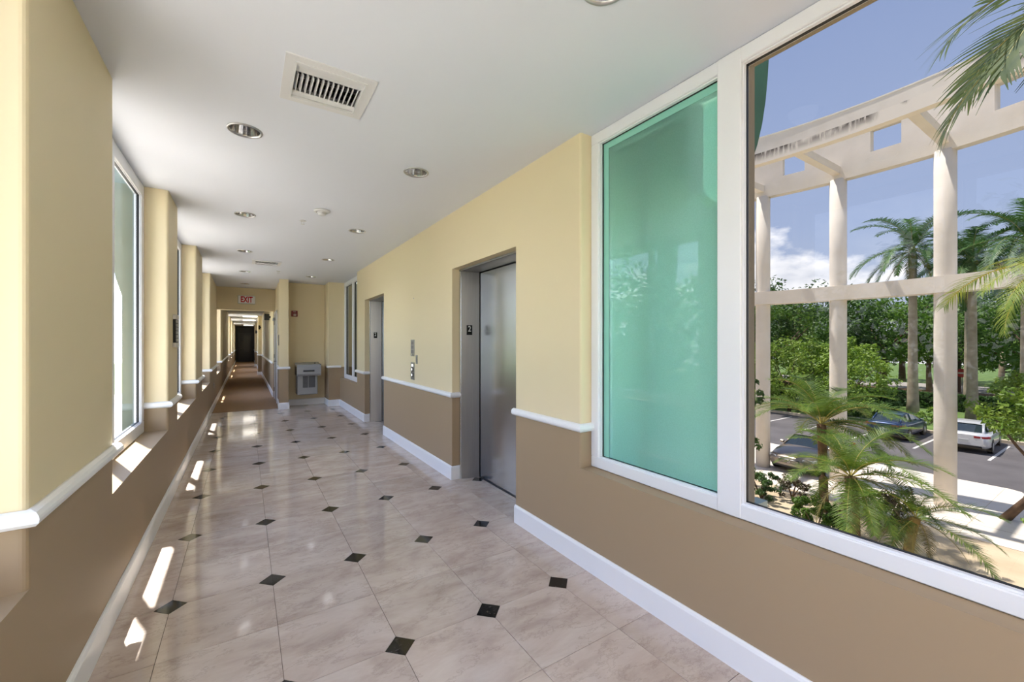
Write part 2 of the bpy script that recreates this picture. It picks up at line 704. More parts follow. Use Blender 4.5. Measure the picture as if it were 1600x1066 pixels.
# recentre on origin at the ceiling plane
rf.v = [(v[0], v[1], v[2] - ZC) for v in rf.v]
rf_me = rf.mesh('reflector', CHROME)
tr_me = fixn(MB().lathe([(.084, .002), (.088, -.006), (.098, -.006), (.1, -.001), (.1, .002)], n=32, cap=False).mesh('trim_ring', mat('brushed_trim', (186, 186, 188), .3, metal=.8)))
bl_me = MB().lathe([(.001, .045), (.022, .05), (.034, .066), (.036, .085), (.02, .11)], n=16, cap=False).mesh(
    'bulb', mat('frosted_bulb', (225, 222, 214), .3))
ll = bpy.data.lights.new('downlight_lamp', 'SPOT')
ll.energy = CAN_POWER
ll.spot_size = math.radians(168)
ll.spot_blend = .6
ll.shadow_soft_size = .075
ll.color = (.97, .985, 1)
names_row = ['nearest the camera', 'second', 'third', 'fourth', 'fifth', 'sixth']
for k, (x, y) in enumerate(DL):
    if k < 6:
        lab = 'round chrome recessed downlight in the left row, %s from the camera' % ['first', 'second', 'third', 'fourth', 'fifth', 'sixth'][k] if k != 1 else \
            'large round chrome recessed downlight left of and beyond the near air vent'
    elif k < 11:
        lab = ['round chrome downlight cut off by the top edge, near the big window',
               'round chrome downlight in the right row, beyond and right of the near vent',
               'round chrome downlight in the right row beyond the smoke detector',
               'small round downlight in the right row, level with the far vent',
               'farthest small round downlight of the right row, near the fountain recess'][k - 6]
    else:
        lab = ['round recessed downlight behind the camera, on the left', 'round recessed downlight behind the camera, on the right'][k - 11]
    t = thing('recessed_downlight', lab, 'ceiling light', (x, y, ZC), group='recessed downlights in the ceiling')
    obj('trim_ring', tr_me, None, t)
    obj('reflector', rf_me, None, t)
    obj('bulb', bl_me, None, t)
    lo = bpy.data.objects.new('lamp_light', ll)
    COL.objects.link(lo)
    lo.parent = t
    lo.location = (0, 0, .005)

# unseen glowing panel added behind the camera as soft fill light
for k, (x, y) in enumerate([(.63, -1.9)]):
    t = thing('fill_light_panel', 'square fill light panel added on the ceiling behind the camera', 'ceiling light', (x, y, ZC))
    f = MB()
    for (a, b, c, d) in ((-.62, .62, -.62, -.58), (-.62, .62, .58, .62), (-.62, -.58, -.58, .58), (.58, .62, -.58, .58)):
        f.box(a, b, c, d, -.03, -.001)
    obj('frame', f, WHT, t)
    obj('diffuser', MB().box(-.58, .58, -.58, .58, -.02, -.004), mat('fill_light_diffuser', (255, 250, 240), .5, emit=((255, 250, 246), 9.0)), t)

# vents
VM = mat('white_enamel', (214, 215, 217), .35)
vf = MB()
for (a, b, c, d) in ((-.214, .214, -.214, -.165), (-.214, .214, .165, .214), (-.214, -.165, -.165, .165), (.165, .214, -.165, .165)):
    vf.box(a, b, c, d, -.007, .0)
for (a, b, c, d) in ((-.172, .172, -.172, -.162), (-.172, .172, .162, .172), (-.172, -.162, -.162, .162), (.162, .172, -.162, .162)):
    vf.box(a, b, c, d, -.012, .05)
vf_me = fixn(vf.mesh('frame', VM))
vb_me = fixn(MB().box(-.17, .17, -.17, .17, .09, .1).box(-.172, -.168, -.17, .17, .03, .1).box(.168, .172, -.17, .17, .03, .1).mesh('duct', DARK))
blade_me = fixn(MB().bbox(-.003, .003, -.045, .118, .004, .034, .0015).mesh('blade', VM))
back_me = fixn(MB().box(-.16, .16, -.003, .003, -.004, .02).mesh('rear_blade', GREYM))
cvp = [(-.162, -.002), (-.12, .001), (-.085, .006), (-.055, .014), (-.05, .02), (-.085, .012), (-.12, .007), (-.162, .004)]
cv = MB()
i0 = len(cv.v)
for xx in (-.162, .162):
    cv.v += [(xx, p[0], p[1]) for p in cvp]
nn_ = len(cvp)
for q in range(nn_):
    cv.f.append((q, (q + 1) % nn_, nn_ + (q + 1) % nn_, nn_ + q))
    cv.m.append(0)
    cv.sm.append(False)
cv_me = fixn(cv.mesh('deflector', VM))
for (x, y), lab in zip(VENTS, ['large square white ceiling air vent with bladed opening, nearest the camera',
                               'far square ceiling air vent between the fourth downlights']):
    t = thing('ceiling_vent', lab, 'air vent', (x, y, ZC), group='ceiling air vents')
    obj('frame', vf_me, None, t)
    obj('duct', vb_me, None, t)
    obj('deflector', cv_me, None, t)
    f2 = obj('deflector', cv_me, None, t)
    f2.scale = (1, -.32, .5)
    f2.location = (0, .105, 0)
    for k in range(13):
        b = obj('blade', blade_me, None, t, loc=(-.144 + k * .024, 0, 0))
        b.rotation_euler = (0, (k - 6) * .05, 0)
    for k in range(5):
        obj('rear_blade', back_me, None, t, loc=(0, -.07 + k * .03, .05))

# smoke detector, sprinklers
t = thing('smoke_detector', 'round white smoke detector on the ceiling beyond the near vent', 'smoke detector', (.672, 4.69, ZC))
obj('base', MB().lathe([(.078, 0), (.078, -.012), (.07, -.02), (.05, -.024), (.05, 0)], n=32), PLASTW, t)
obj('sensor', MB().lathe([(.046, -.022), (.044, -.03), (.038, -.036), (.036, -.046), (.028, -.05), (.001, -.051)], n=24, cap=False), PLASTW, t)
obj('slot_ring', MB().lathe([(.0405, -.029), (.0405, -.035)], n=24, cap=False), mat('dark_slot', (90, 90, 90), .6), t)
for (x, y), lab in zip([(.547, 5.20), (.542, 9.155)], ['small white sprinkler head beyond the smoke detector', 'far small white sprinkler head beyond the far vent']):
    t = thing('sprinkler_head', lab, 'sprinkler', (x, y, ZC), group='ceiling sprinkler heads')
    obj('escutcheon', MB().lathe([(.036, 0), (.034, -.006), (.014, -.008), (.014, 0)], n=20), PLASTW, t)
    obj('frame_arm', MB().box(-.012, -.009, -.003, .003, -.04, -.006).box(.009, .012, -.003, .003, -.04, -.006), PLASTW, t)
    obj('deflector_plate', MB().lathe([(.018, -.04), (.018, -.043)], n=16), PLASTW, t)

# ================================================================== LEFT WALL
SILL = .66
RZ = .885      # paint split height
wins = [(-2.3, -.55), (.05, 1.94), (2.96, 4.82), (5.43, 7.37), (8.35, 10.17), (12.5, 14.47), (20.97, 22.8), (24.86, 27.35), (30.4, 32.3)]
pil = []
prev = -3.0
for a, b in wins:
    pil.append((prev, a))
    prev = b
pil.append((prev, 37.0))
lw = MB()
lw.box(-.89, XL, -3, 37, -.3, SILL, m=1)
wall_left = struct('wall_left', lw, [YEL, BRN, TAN], 'left wall, yellow above and brown below, with window recesses', 'wall')
XO = -.80


def bull(x0, x1, y0, y1, z0, z1, m, mb, r=.02, near=True, far=True):
    """pilaster block whose corridor side corners are rounded"""
    pts = [(x0, y0)]
    if near:
        for k in range(5):
            a = -PI / 2 + PI / 2 * k / 4
            pts.append((x1 - r + r * math.cos(a), y0 + r + r * math.sin(a)))
    else:
        pts.append((x1, y0))
    if far:
        for k in range(5):
            a = PI / 2 * k / 4
            pts.append((x1 - r + r * math.cos(a), y1 - r + r * math.sin(a)))
    else:
        pts.append((x1, y1))
    pts.append((x0, y1))
    mb.prism(pts, z0, z1, m)


RAIL = [(-.01, .915), (.010, .921), (.026, .914), (.034, .902), (.036, .892), (.034, .880), (.024, .869), (.008, .863), (-.01, .865)]
BASE = [(0, 0), (.016, 0), (.016, .125), (.012, .136), (.006, .142), (0, .142)]
for a, b in pil:
    m = MB()
    zt = ZC if a < 12.4 else 2.64
    bull(XO, XL, a, b, SILL, RZ, 1, m)
    bull(XO, XL, a, b, RZ, zt + (.0 if a < 12 else 0), 0, m)
    m.box(-.89, -.80, a, b, SILL, zt, m=2)
    obj('pilaster', m, [YEL, BRN, GREEND], wall_left)
    # the rail wraps from frame to face and stops rounded at the far corner
    rr = MB()
    rr.sweep([(-.745, a), (XL, a), (XL, b + .028)], RAIL, side=1)
    obj('chair_rail', rr, WHT, wall_left)

bb = MB()
bb.sweep([(XL, -3), (XL, 36.98)], BASE, side=1)
struct('baseboard_left', bb, WHT, 'white baseboard along the left wall', 'baseboard')

STUCL = TAN
WN = [0]


def side_window(xin, sgn, y0, y1, z0, z1, nm=2, panes=None, label='', fw=.085, ratio=.5, lip=.0, mull=.09):
    """framed window lying in a wall that faces the corridor; sgn +1: outside is +X"""
    WN[0] += 1
    t = thing('window_%d' % WN[0], label, 'window', (xin, (y0 + y1) / 2, z0), kind='structure')
    ox, oy, oz = xin, (y0 + y1) / 2, z0
    Y0, Y1, H = y0 - oy, y1 - oy, z1 - z0
    xa, xb = (0, .07) if sgn > 0 else (-.05, 0)
    ym = Y0 + (Y1 - Y0) * ratio

    def prof(mb, a, b, c, d, e, f):
        mb.bbox(a, b, c, d, e, f, .004)
    for nm_, (c, d, e, f) in dict(bottom_rail=(Y0, Y1, 0, fw), top_rail=(Y0, Y1, H - fw, H), jamb=(Y0, Y0 + fw, fw, H - fw),
                                  far_jamb=(Y1 - fw, Y1, fw, H - fw)).items():
        m = MB()
        prof(m, xa, xb, c, d, e, f)
        # inner glazing step
        obj('jamb' if 'jamb' in nm_ else nm_, m, FRM, t)
    m = MB()
    prof(m, xa - (.004 if sgn > 0 else -.0), xb + (.004 if sgn < 0 else 0), ym - mull / 2, ym + mull / 2, .001, H - .001)
    obj('mullion', m, FRM, t)
    xg = .045 * sgn if sgn > 0 else -.03
    for k, (c, d) in enumerate(((Y0 + fw, ym - mull / 2), (ym + mull / 2, Y1 - fw))):
        g = MB()
        w = .008
        e, f = fw, H - fw
        x_a, x_b = sorted((xg - .012 * sgn, xg + .004 * sgn))
        g.box(x_a, x_b, c, c + w, e, f)
        g.box(x_a, x_b, d - w, d, e, f)
        g.box(x_a, x_b, c + w, d - w, e, e + w)
        g.box(x_a, x_b, c + w, d - w, f - w, f)
        # white glazing bead in front of the gasket
        bd = MB()
        q_a, q_b = sorted((xa if sgn > 0 else xb, xg - .014 * sgn))
        bd.box(q_a + .012 * (sgn > 0), q_b - .012 * (sgn < 0), c, c + .007, e, f)
        bd.box(q_a + .012 * (sgn > 0), q_b - .012 * (sgn < 0), d - .007, d, e, f)
        bd.box(q_a + .012 * (sgn > 0), q_b - .012 * (sgn < 0), c + .007, d - .007, e, e + .007)
        bd.box(q_a + .012 * (sgn > 0), q_b - .012 * (sgn < 0), c + .007, d - .007, f - .007, f)
        obj('glazing_bead', bd, FRM, t)
        p = MB().quad((xg, c, e), (xg, d, e), (xg, d, f), (xg, c, f))
        po = obj('pane', p, (panes or [GLASS_L, GLASS_L])[k], t)
        obj('gasket', g, BLK, t)
        if panes and panes[k] is GLASS_T:      # pale strip on the teal pane edges, painting in the lit reveal
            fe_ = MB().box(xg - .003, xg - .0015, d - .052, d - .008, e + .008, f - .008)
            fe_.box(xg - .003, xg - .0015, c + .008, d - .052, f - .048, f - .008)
            obj('lit_reveal_strip', fe_, mat('pale_teal_lit_reveal', (142, 206, 190), .25), t)
    return t


lw_labels = ['white framed window of the left wall behind the camera', 'white framed left window beside the camera, cut off by the left edge',
             'nearest fully visible white framed window in the left wall', 'second white framed window recess in the left wall beyond the near one',
             'third white framed window recess in the left wall, opposite the far elevator end',
             'first left window of the carpeted corridor beyond the exit sign', 'left window midway down the carpeted corridor',
             'later left window down the carpeted corridor', 'last left window near the black end doors']
for (a, b), lab in zip(wins, lw_labels):
    zt = ZC if a < 12.4 else 2.64
    side_window(-.745, -1, a + .002, b - .002, SILL + .002, zt - .002, label=lab, fw=.1, ratio=.435)

# ================================================================== RIGHT WALL
E1, E2 = (2.80, 4.03), (6.59, 7.83)
W1 = (-.55, 2.035)     # near window bay
W2 = (8.46, 10.17)     # far window bay
HD = 2.225
rw = MB()
RB = 2.30
for a, b, nr, fr in ((2.035, 2.80, False, True), (4.03, 6.59, False, False), (7.83, 8.46, True, False)):
    rw.box(-RB, -XR, -b, -a, 0, .629, m=1)
    bull(-RB, -XR, -b, -a, .629, RZ, 1, rw, r=.018, near=nr, far=fr)
    bull(-RB, -XR, -b, -a, RZ, ZC, 0, rw, r=.018, near=nr, far=fr)
rw.v = [(-v[0], -v[1], v[2]) for v in rw.v]
for a, b in (E1, E2):
    rw.box(XR, RB, a - .0, b + .0, HD, ZC, m=0)
rw.box(XR, 2.1, W1[0], W1[1], 0, .629, m=1)
rw.box(XR, 2.2, W2[0], W2[1], 0, .629, m=1)
rw.box(XR, RB, -3, W1[0], 0, RZ, m=1)
rw.box(XR, RB, -3, W1[0], RZ, ZC, m=0)
rw.box(1.95, RB, -3, 12.6, G - .2, -.3, m=2)
wall_right = struct('wall_right', rw, [YEL, BRN, STUC], 'right wall, yellow above and brown below, with elevators and windows', 'wall')

R = lambda path: MB().sweep(path, RAIL, side=-1)
obj('chair_rail', R([(1.935, 2.035), (XR, 2.035), (XR, 2.80 + .0), (XR, 2.80 + .02)]), WHT, wall_right)
obj('chair_rail', R([(XR, 4.01), (XR, 4.03)]), WHT, wall_right) if False else None
# elevator returns carry the rail as far as the steel frame
obj('chair_rail', MB().sweep([(1.925, 4.03), (XR, 4.03), (XR, 6.61)], RAIL, side=-1), WHT, wall_right)
obj('chair_rail', MB().sweep([(1.925, 7.83), (XR, 7.83), (XR, 8.49)], RAIL, side=-1), WHT, wall_right)
bbr = MB()
bbr.sweep([(XR, -3), (XR, 2.805)], BASE, side=-1)
bbr.sweep([(1.93, 4.03), (XR, 4.03), (XR, 6.595)], BASE, side=-1)
bbr.sweep([(1.93, 7.83), (XR, 7.83), (XR, 10.17), (1.60, 10.17), (1.60, 10.75), (.80, 10.75), (.80, 10.25), (.62, 10.25), (.66, 11.3)], BASE, side=-1)
bbr.sweep([(.66, 12.35), (.66, 12.6)], BASE, side=-1)
struct('baseboard_right', bbr, WHT, 'white baseboard along the right wall and fountain recess', 'baseboard')

# windows in the right wall
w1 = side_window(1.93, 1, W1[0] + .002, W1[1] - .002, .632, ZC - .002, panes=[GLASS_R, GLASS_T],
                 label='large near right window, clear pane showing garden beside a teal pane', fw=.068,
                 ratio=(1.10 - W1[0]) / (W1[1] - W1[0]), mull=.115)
side_window(1.93, 1, W2[0] + .002, W2[1] - .002, .632, ZC - .002, panes=[GLASS_D, GLASS_D],
            label='far right window with two dark narrow panes beyond the elevators', fw=.085, ratio=.48)

# outside reveals of the near window and the alcove behind the teal pane
al = MB()
al.box(2.02, 2.085, 1.06, 1.13, .55, ZC)           # tan fin behind the mullion
al.box(2.02, 2.20, -.62, -.55, .55, ZC)
struct('trim_1', al, TAN, 'tan stucco edge outside the near window mullion', 'trim')
ab = MB()
ab.box(2.45, 2.52, 1.39, 2.2, .3, 3.3)
ab.box(2.02, 2.52, 2.02, 2.10, .3, 3.3)
ab.box(2.02, 2.5, 1.2, 2.05, .45, .55)
ab.box(2.11, 2.52, 1.39, 2.1, 2.95, 3.3)  # unseen lid added to keep direct sun out of the alcove
struct('wall_alcove', ab, mat('pale_panel', (206, 222, 214), .7), 'pale outer wall of the alcove behind the teal pane', 'wall')
tb3 = MB()
tb3.box(2.03, 2.05, 1.955, 2.02, .6, 2.8)
tb3.box(2.03, 2.05, 1.14, 1.955, 2.71, 2.8)
struct('trim_3', tb3, WHT, 'pale outer trim strip behind the teal pane edge', 'trim')
gf = MB()
prof = [(2.04, 2.24), (2.20, 2.20), (2.36, 2.30), (2.46, 2.42), (2.525, 2.52), (2.59, 2.64), (2.645, 2.78), (2.685, 2.93), (2.71, 3.08),
        (2.735, 3.3), (2.74, 3.7), (2.36, 3.7), (2.36, 3.02), (2.04, 3.02)]
i0 = 0
n = len(prof)
gf.v = [(p[0], 1.30, p[1]) for p in prof] + [(p[0], 1.36, p[1]) for p in prof]
gf.f = [tuple(range(n)), tuple(range(2 * n - 1, n - 1, -1))] + [(k, (k + 1) % n, n + (k + 1) % n, n + k) for k in range(n)]
gf.m = [0] * len(gf.f)
gf.sm = [False] * len(gf.f)
tag(obj('curved_green_fin', gf, GREENM), 'dark green curved fin hanging outside at the top of the near window mullion', 'fin')
for (a, b), wl in zip(wins[1:5], ('beside the camera', 'nearest fully visible', 'second visible', 'third visible')):  # fins added outside to shade the near pane of each left window
    ym_ = a + (b - a) * .435
    fn = MB()
    pp = [(-.90, 1.5), (-1.02, 1.62), (-1.12, 1.85), (-1.2, 2.15), (-1.26, 2.5), (-1.3, 3.0), (-1.32, 3.9), (-.90, 3.9)]
    n = len(pp)
    fn.v = [(p[0], ym_ - .04, p[1]) for p in pp] + [(p[0], ym_ + .02, p[1]) for p in pp]
    fn.f = [tuple(range(n)), tuple(range(2 * n - 1, n - 1, -1))] + [(k, (k + 1) % n, n + (k + 1) % n, n + k) for k in range(n)]
    fn.m = [0] * len(fn.f)
    fn.sm = [False] * len(fn.f)
    tag(obj('sun_block_fin', fn, GREEND), 'grey green curved fin added to block sun outside the %s left window' % wl, 'fin')
# dark space behind the far window
fb = MB()
fb.box(2.75, 2.85, 8.2, 14, -.3, 3.1)
fb.box(2.3, 2.8, 8.2, 8.3, -.3, 3.1)
struct('wall_outer_far', fb, mat('olive_stucco', (120, 112, 70), .9), 'olive wall close outside the far right window', 'wall')

# ------------------------------------------------------------------ elevators
WN2 = [0]
DN = 0
for (a, b), lab in zip((E1, E2), ('near brushed steel elevator door in the right wall beside the teal pane',
                                  'far brushed steel elevator door beyond the call button panels')):
    DN += 1
    t = thing('door_%d' % DN, lab, 'elevator door', (XR, (a + b) / 2, 0), kind='structure')
    A, B = a - (a + b) / 2, b - (a + b) / 2
    x0, x1 = .085, .285
    # left (far) jamb, slightly splayed
    j = MB()
    j.prism([(x0, B), (x0, B - .028), (x1, B - .075), (x1, B)], 0, HD)
    obj('jamb', j, STEEL, t)
    j = MB()
    j.prism([(x0, A), (x1, A), (x1, A + .075), (x0, A + .028)], 0, HD)
    obj('jamb', j, STEEL, t)
    # head: front edge lip and soffit
    hd = MB()
    hd.box(x0, x1, A + .028, B - .028, 2.205, HD)
    obj('head_frame', hd, STEEL, t)
    obj('jamb_edge', MB().bbox(x0 - .004, x0 + .012, B - .03, B - .001, 0.001, 2.205, .002), mat('bright_edge', (215, 216, 218), .25, metal=1), t)
    obj('head_edge', MB().bbox(x0 - .004, x0 + .014, A + .03, B - .0, 2.205, HD - .002, .002), GREYM, t)
    obj('door_panel', MB().bbox(.292, .325, A + .08, B - .088, .012, 2.195, .003), STEELD, t)
    obj('door_gap', MB().box(.291, .36, B - .088, B - .072, 0, 2.2), BLK, t)
    obj('door_gap', MB().box(.30, .36, A + .07, B - .07, 2.195, 2.23), BLK, t)
    sl = MB().box(.285, .40, A + .07, B - .07, -.02, .002)
    for q in range(3):
        sl.box(.29 + q * .012, .295 + q * .012, A + .07, B - .07, .002, .005)
    obj('threshold', sl, mat('aluminium_sill', (120, 120, 124), .4, metal=.9), t)
    obj('shaft_back', MB().box(.40, .45, A, B, 0, 2.4).box(.28, .46, B, B + .03, 0, 2.4).box(.28, .46, A - .03, A, 0, 2.4), DARK, t)
    # floor number plate on the visible jamb
    ang = math.atan2(-.047, .2)
    M = Matrix.Translation((.178, B - .0515, 1.582)) @ Matrix.Rotation(ang, 4, 'Z')
    pl = MB().box(-.030, .030, -.005, .003, -.052, .052, M=M)
    obj('floor_plate', pl, mat('black_plate', (8, 8, 9), .7, spec=.2), t, label='black floor number plate reading 2')
    Mt = M @ Matrix.Translation((0, -.0068, .010)) @ Matrix.Rotation(PI / 2, 4, 'X')
    obj('numeral', text_mb('2', .085, Mt, .001, .8, .001), mat('plate_numeral', (200, 200, 198), .4), t)

# call panels between the elevators
PLT = mat('satin_plate', (148, 146, 142), .35, metal=.7)
t = thing('key_switch_panel', 'upper tall steel key switch panel on the wall between the elevators', 'switch panel', (XR, 5.25, 1.378))
obj('plate', MB().bbox(-.006, 0, -.066, .066, -.108, .108, .002), PLT, t)
for k in range(3):
    obj('engraved_block', MB().box(-.0075, -.005, -.045, .045, .045 - k * .055, .085 - k * .055), mat('engraved_grey', (118, 112, 116), .5), t)
obj('key_cylinder', MB().box(-.012, -.005, -.014, .014, -.095, -.07), CHROME, t)
t = thing('call_button_panel', 'lower steel elevator call panel with up and down buttons', 'button panel', (XR, 5.25, 1.078))
obj('plate', MB().bbox(-.006, 0, -.066, .066, -.113, .113, .002), PLT, t)
for k, z in enumerate((.022, -.05)):
    bt = obj('call_button', MB().bbox(-.014, -.005, -.035, .035, z - .026, z + .026, .003), mat('button_dark', (45, 45, 50), .4), t)
    obj('button_light', MB().box(-.0155, -.013, -.016, .016, z - .014, z + .014), mat('lit_button', (240, 240, 240), .4, emit=((255, 255, 255), .7)), bt)
obj('jewel_light', MB().bbox(-.011, -.005, -.028, .028, .058, .09, .003), mat('lit_white', (245, 245, 245), .4, emit=((255, 255, 255), .6)), t)
t = thing('wall_key_plate', 'small narrow steel plate just right of the call button panels', 'wall plate', (XR, 5.10, 1.232))
obj('plate', MB().bbox(-.006, 0, -.03, .03, -.056, .056, .002), PLT, t)
obj('slot', MB().box(-.0075, -.005, -.007, .007, -.03, .03), mat('engraved_grey', (118, 112, 116), .5), t)
tag(obj('wall_screw', MB().lathe([(.006, 0), (.006, .006), (.001, .008)], n=10), GREYM, loc=(XR - .004, 5.2, 2.02)),
    'tiny screw left high on the wall above the call panels', 'screw').rotation_euler = (0, -PI / 2, 0)

# directory plate on the second pilaster of the left wall
t = thing('wall_sign_holder', 'narrow silver and black slatted sign holder on the left wall pilaster', 'wall sign', (XL, 5.17, 1.56))
obj('back_plate', MB().box(0, .022, -.075, .075, -.115, .115), BLK, t)
for z in (.135, -.135):
    obj('end_cap', MB().bbox(0, .03, -.09, .09, z - .022, z + .022, .003), mat('silver_cap', (200, 200, 202), .3, metal=.8), t)
for k in range(6):
    obj('sign_strip', MB().bbox(.022, .03, -.072, .08, .078 - k * .036, .107 - k * .036, .002), mat('silver_strip', (165, 168, 165), .35, metal=.6), t)

# outlet low on the left wall
t = thing('wall_outlet', 'small white outlet plate low on the brown left wall before the carpet', 'outlet', (XL, 11.29, .5))
obj('plate', MB().bbox(0, .006, -.036, .036, -.058, .058, .002), PLASTW, t)
for z in (.022, -.022):
    obj('socket', MB().box(.005, .008, -.015, .015, z - .012, z + .012), mat('socket_grey', (190, 190, 188), .5), t)

# ================================================================== FAR END OF THE HALL
fe = MB()
fe.box(XL - .4, .66, 12.4, 12.6, 2.26, ZC)                      # header with exit sign
struct('wall_header', fe, YEL, 'yellow header wall above the corridor opening', 'wall')
pr = MB()
pr.prism([(.62, 10.25), (.80, 10.25), (.80, 10.75), (.66, 11.3), (.66, 10.75)][:0] + [(.62, 10.25), (.80, 10.25), (.80, 10.75), (.65, 10.75)], 0, RZ, 1)
pr.prism([(.62, 10.25), (.80, 10.25), (.80, 10.75), (.65, 10.75)], RZ, ZC, 0)
wall_far = struct('wall_pillar', pr, [YEL, BRN], 'corner pillar left of the drinking fountain recess', 'wall')
pr = MB()
pr.box(.66, 1.9, 10.76, 12.7, 0, ZC, 0)
pr.box(.652, .66, 11.2, 12.6, 0, RZ, 1)
pr.box(.645, .66, 10.75, 11.25, 0, RZ, 1)
pr.box(.645, .66, 10.75, 11.25, RZ, ZC, 0)
struct('wall_recess', pr, [YEL, BRN], 'yellow wall of the drinking fountain recess', 'wall')
pr = MB()
pr.prism([(1.60, 10.17), (2.3, 10.17), (2.3, 10.8), (1.60, 10.8)], 0, RZ, 1)
pr.prism([(1.60, 10.17), (2.3, 10.17), (2.3, 10.8), (1.60, 10.8)], RZ, ZC, 0)
wall_bump = struct('wall_corner', pr, [YEL, BRN], 'projecting wall corner right of the drinking fountain', 'wall')
obj('chair_rail', MB().sweep([(.80, 10.30), (.80, 10.25), (.62, 10.25), (.66, 11.28)][0:0] + [(.80 + .0, 10.40), (.80, 10.25), (.62, 10.25), (.655, 11.25)], RAIL, side=-1), WHT, wall_far)
obj('chair_rail', MB().sweep([(1.86, 10.17), (1.60, 10.17), (1.60, 10.3)], RAIL, side=-1), WHT, wall_bump)

# narrow corridor beyond: right wall, ceiling, end
cw = MB()
for (a, b, x) in ((12.6, 21.7, .63), (21.7, 29.5, .605), (29.5, 37, .59)):
    cw.box(x, 1.2, a, b, 0, RZ, m=1)
    cw.box(x, 1.2, a, b, RZ, 2.64, m=0)
cw.box(XL - .5, 1.2, 37, 37.2, 0, 2.7, m=0)
for (yy, w_) in ((21.6, .14), (29.4, .12)):
    cw.box(.63 - w_, .66, yy, yy + .45, 0, RZ, m=1)
    cw.box(.63 - w_, .66, yy, yy + .45, RZ, 2.64, m=0)
wcr = struct('wall_corridor', cw, [YEL, BRN], 'right wall of the narrow carpeted corridor', 'wall')
rr = MB()
rr.sweep([(.63, 12.7), (.63, 15.4)], RAIL, side=1)
rr.v = [(2 * .63 - v[0] if False else v[0], v[1], v[2]) for v in rr.v]
rr = MB().sweep([(.63, 12.62), (.63, 21.6), (.49, 21.6), (.49, 22.06), (.6, 22.06), (.6, 29.4),
                 (.51, 29.4), (.51, 29.86), (.59, 29.86), (.59, 36.9)], RAIL, side=-1)
obj('chair_rail', rr, WHT, wcr)
rb = MB().sweep([(.63, 12.62), (.63, 21.6), (.49, 21.6), (.49, 22.06), (.6, 22.06), (.6, 29.4),
                 (.51, 29.4), (.51, 29.86), (.59, 29.86), (.59, 36.9)], BASE, side=-1)
struct('baseboard_corridor', rb, WHT, 'white baseboard on the right of the carpeted corridor', 'baseboard')
cc2 = MB()
cc2.box(-.80, 1.2, 12.6, 37.2, 2.64, 2.8)
cce = struct('ceiling_corridor', cc2, mat('acoustic_tile', (196, 198, 202), .8), 'acoustic tile ceiling of the narrow corridor', 'ceiling')
for k in range(20):
    y = 13.2 + k * 1.22
    obj('ceiling_grid_bar', MB().box(-.8, .7, y, y + .025, 2.634, 2.64), GREYM, cce)
for k, (ya, yb) in enumerate(((21.6, 22.8), (25.4, 26.6), (33.0, 34.2))):
    t = thing('fluorescent_troffer', 'lit rectangular fluorescent light, %s along the carpeted corridor ceiling' % ['first', 'second', 'last'][k],
              'ceiling light', (.2, ya, 2.634), group='corridor fluorescent lights')
    obj('frame', MB().box(-.30, .30, 0, 1.2, -.012, -.001), WHT, t)
    obj('lens', MB().box(-.27, .27, .03, 1.17, -.018, -.012), mat('lit_lens', (255, 252, 246), .5, emit=((255, 250, 240), 1.6)), t)
# end doors
t = thing('door_3', 'black double doors closing the far end of the carpeted corridor', 'door', (0, 36.98, 0), kind='structure')
BD = mat('black_door_paint', (12, 12, 15), .35)
obj('door_surround', MB().box(-.57, .585, -.04, .0, 0, 2.63), BD, t)
obj('door_frame', MB().box(-.42, -.36, -.07, -.04, 0, 2.1).box(.40, .46, -.07, -.04, 0, 2.1).box(-.42, .46, -.07, -.04, 2.08, 2.14),
    mat('dark_frame', (34, 34, 40), .35), t)
obj('door_leaf', MB().bbox(-.36, .40, -.06, -.04, 0.01, 2.08, .005), mat('dark_leaf', (22, 22, 27), .3), t)
obj('glass_lite', MB().bbox(-.05, .32, -.068, -.058, .7, 1.9, .004), mat('dark_lite', (50, 50, 56), .2), t)
obj('door_handle', MB().tube([(-.30, -.10, 1.0), (-.18, -.10, 1.0)], .012), CHROME, t)
# grey metal door in the corridor's right side, seen edge on
t = thing('door_4', 'grey metal door seen edge on just right of the exit sign opening', 'door', (.66, 11.85, 0), kind='structure')
GD = mat('grey_door_paint', (150, 150, 148), .4)
obj('door_leaf', MB().bbox(-.02, .02, -.5, .46, .01, 2.16, .004), GD, t)
obj('door_frame', MB().box(-.03, .01, -.56, -.5, 0, 2.22).box(-.03, .01, .46, .52, 0, 2.22).box(-.03, .01, -.56, .52, 2.16, 2.22), WHT, t)
obj('door_handle', MB().tube([(-.02, -.42, 1.0), (-.07, -.42, 1.0), (-.07, -.3, 1.0)], .011), CHROME, t)
obj('door_closer', MB().bbox(-.07, -.02, .1, .4, 2.0, 2.07, .004), GREYM, t)
for z in (.25, 1.1, 1.95):
    obj('hinge', MB().box(-.035, -.018, .44, .47, z - .05, z + .05), GREYM, t)
t = thing('door_sign', 'small black sign on the pillar face beside the grey door', 'sign', (.64, 10.62, 1.5))
obj('sign_plate', MB().bbox(-.008, .0, -.07, .07, -.12, .12, .002), BLK, t)
# projecting black signs
for k, (x, y, z) in enumerate(((.63, 14.0, 2.19), (.60, 21.4, 2.11), (.6, 27.9, 2.05))):
    t = thing('blade_sign', 'small black projecting sign, %s on the carpeted corridor right wall' % ['first', 'second', 'third'][k], 'sign',
              (x, y, z), group='projecting signs in the carpeted corridor')
    obj('bracket', MB().box(-.03, 0, -.02, .02, -.03, .03), BLK, t)
    obj('sign_panel', MB().bbox(-.16 if k == 0 else -.1, -.03, -.01, .01, -.09, .09, .002), BLK, t)

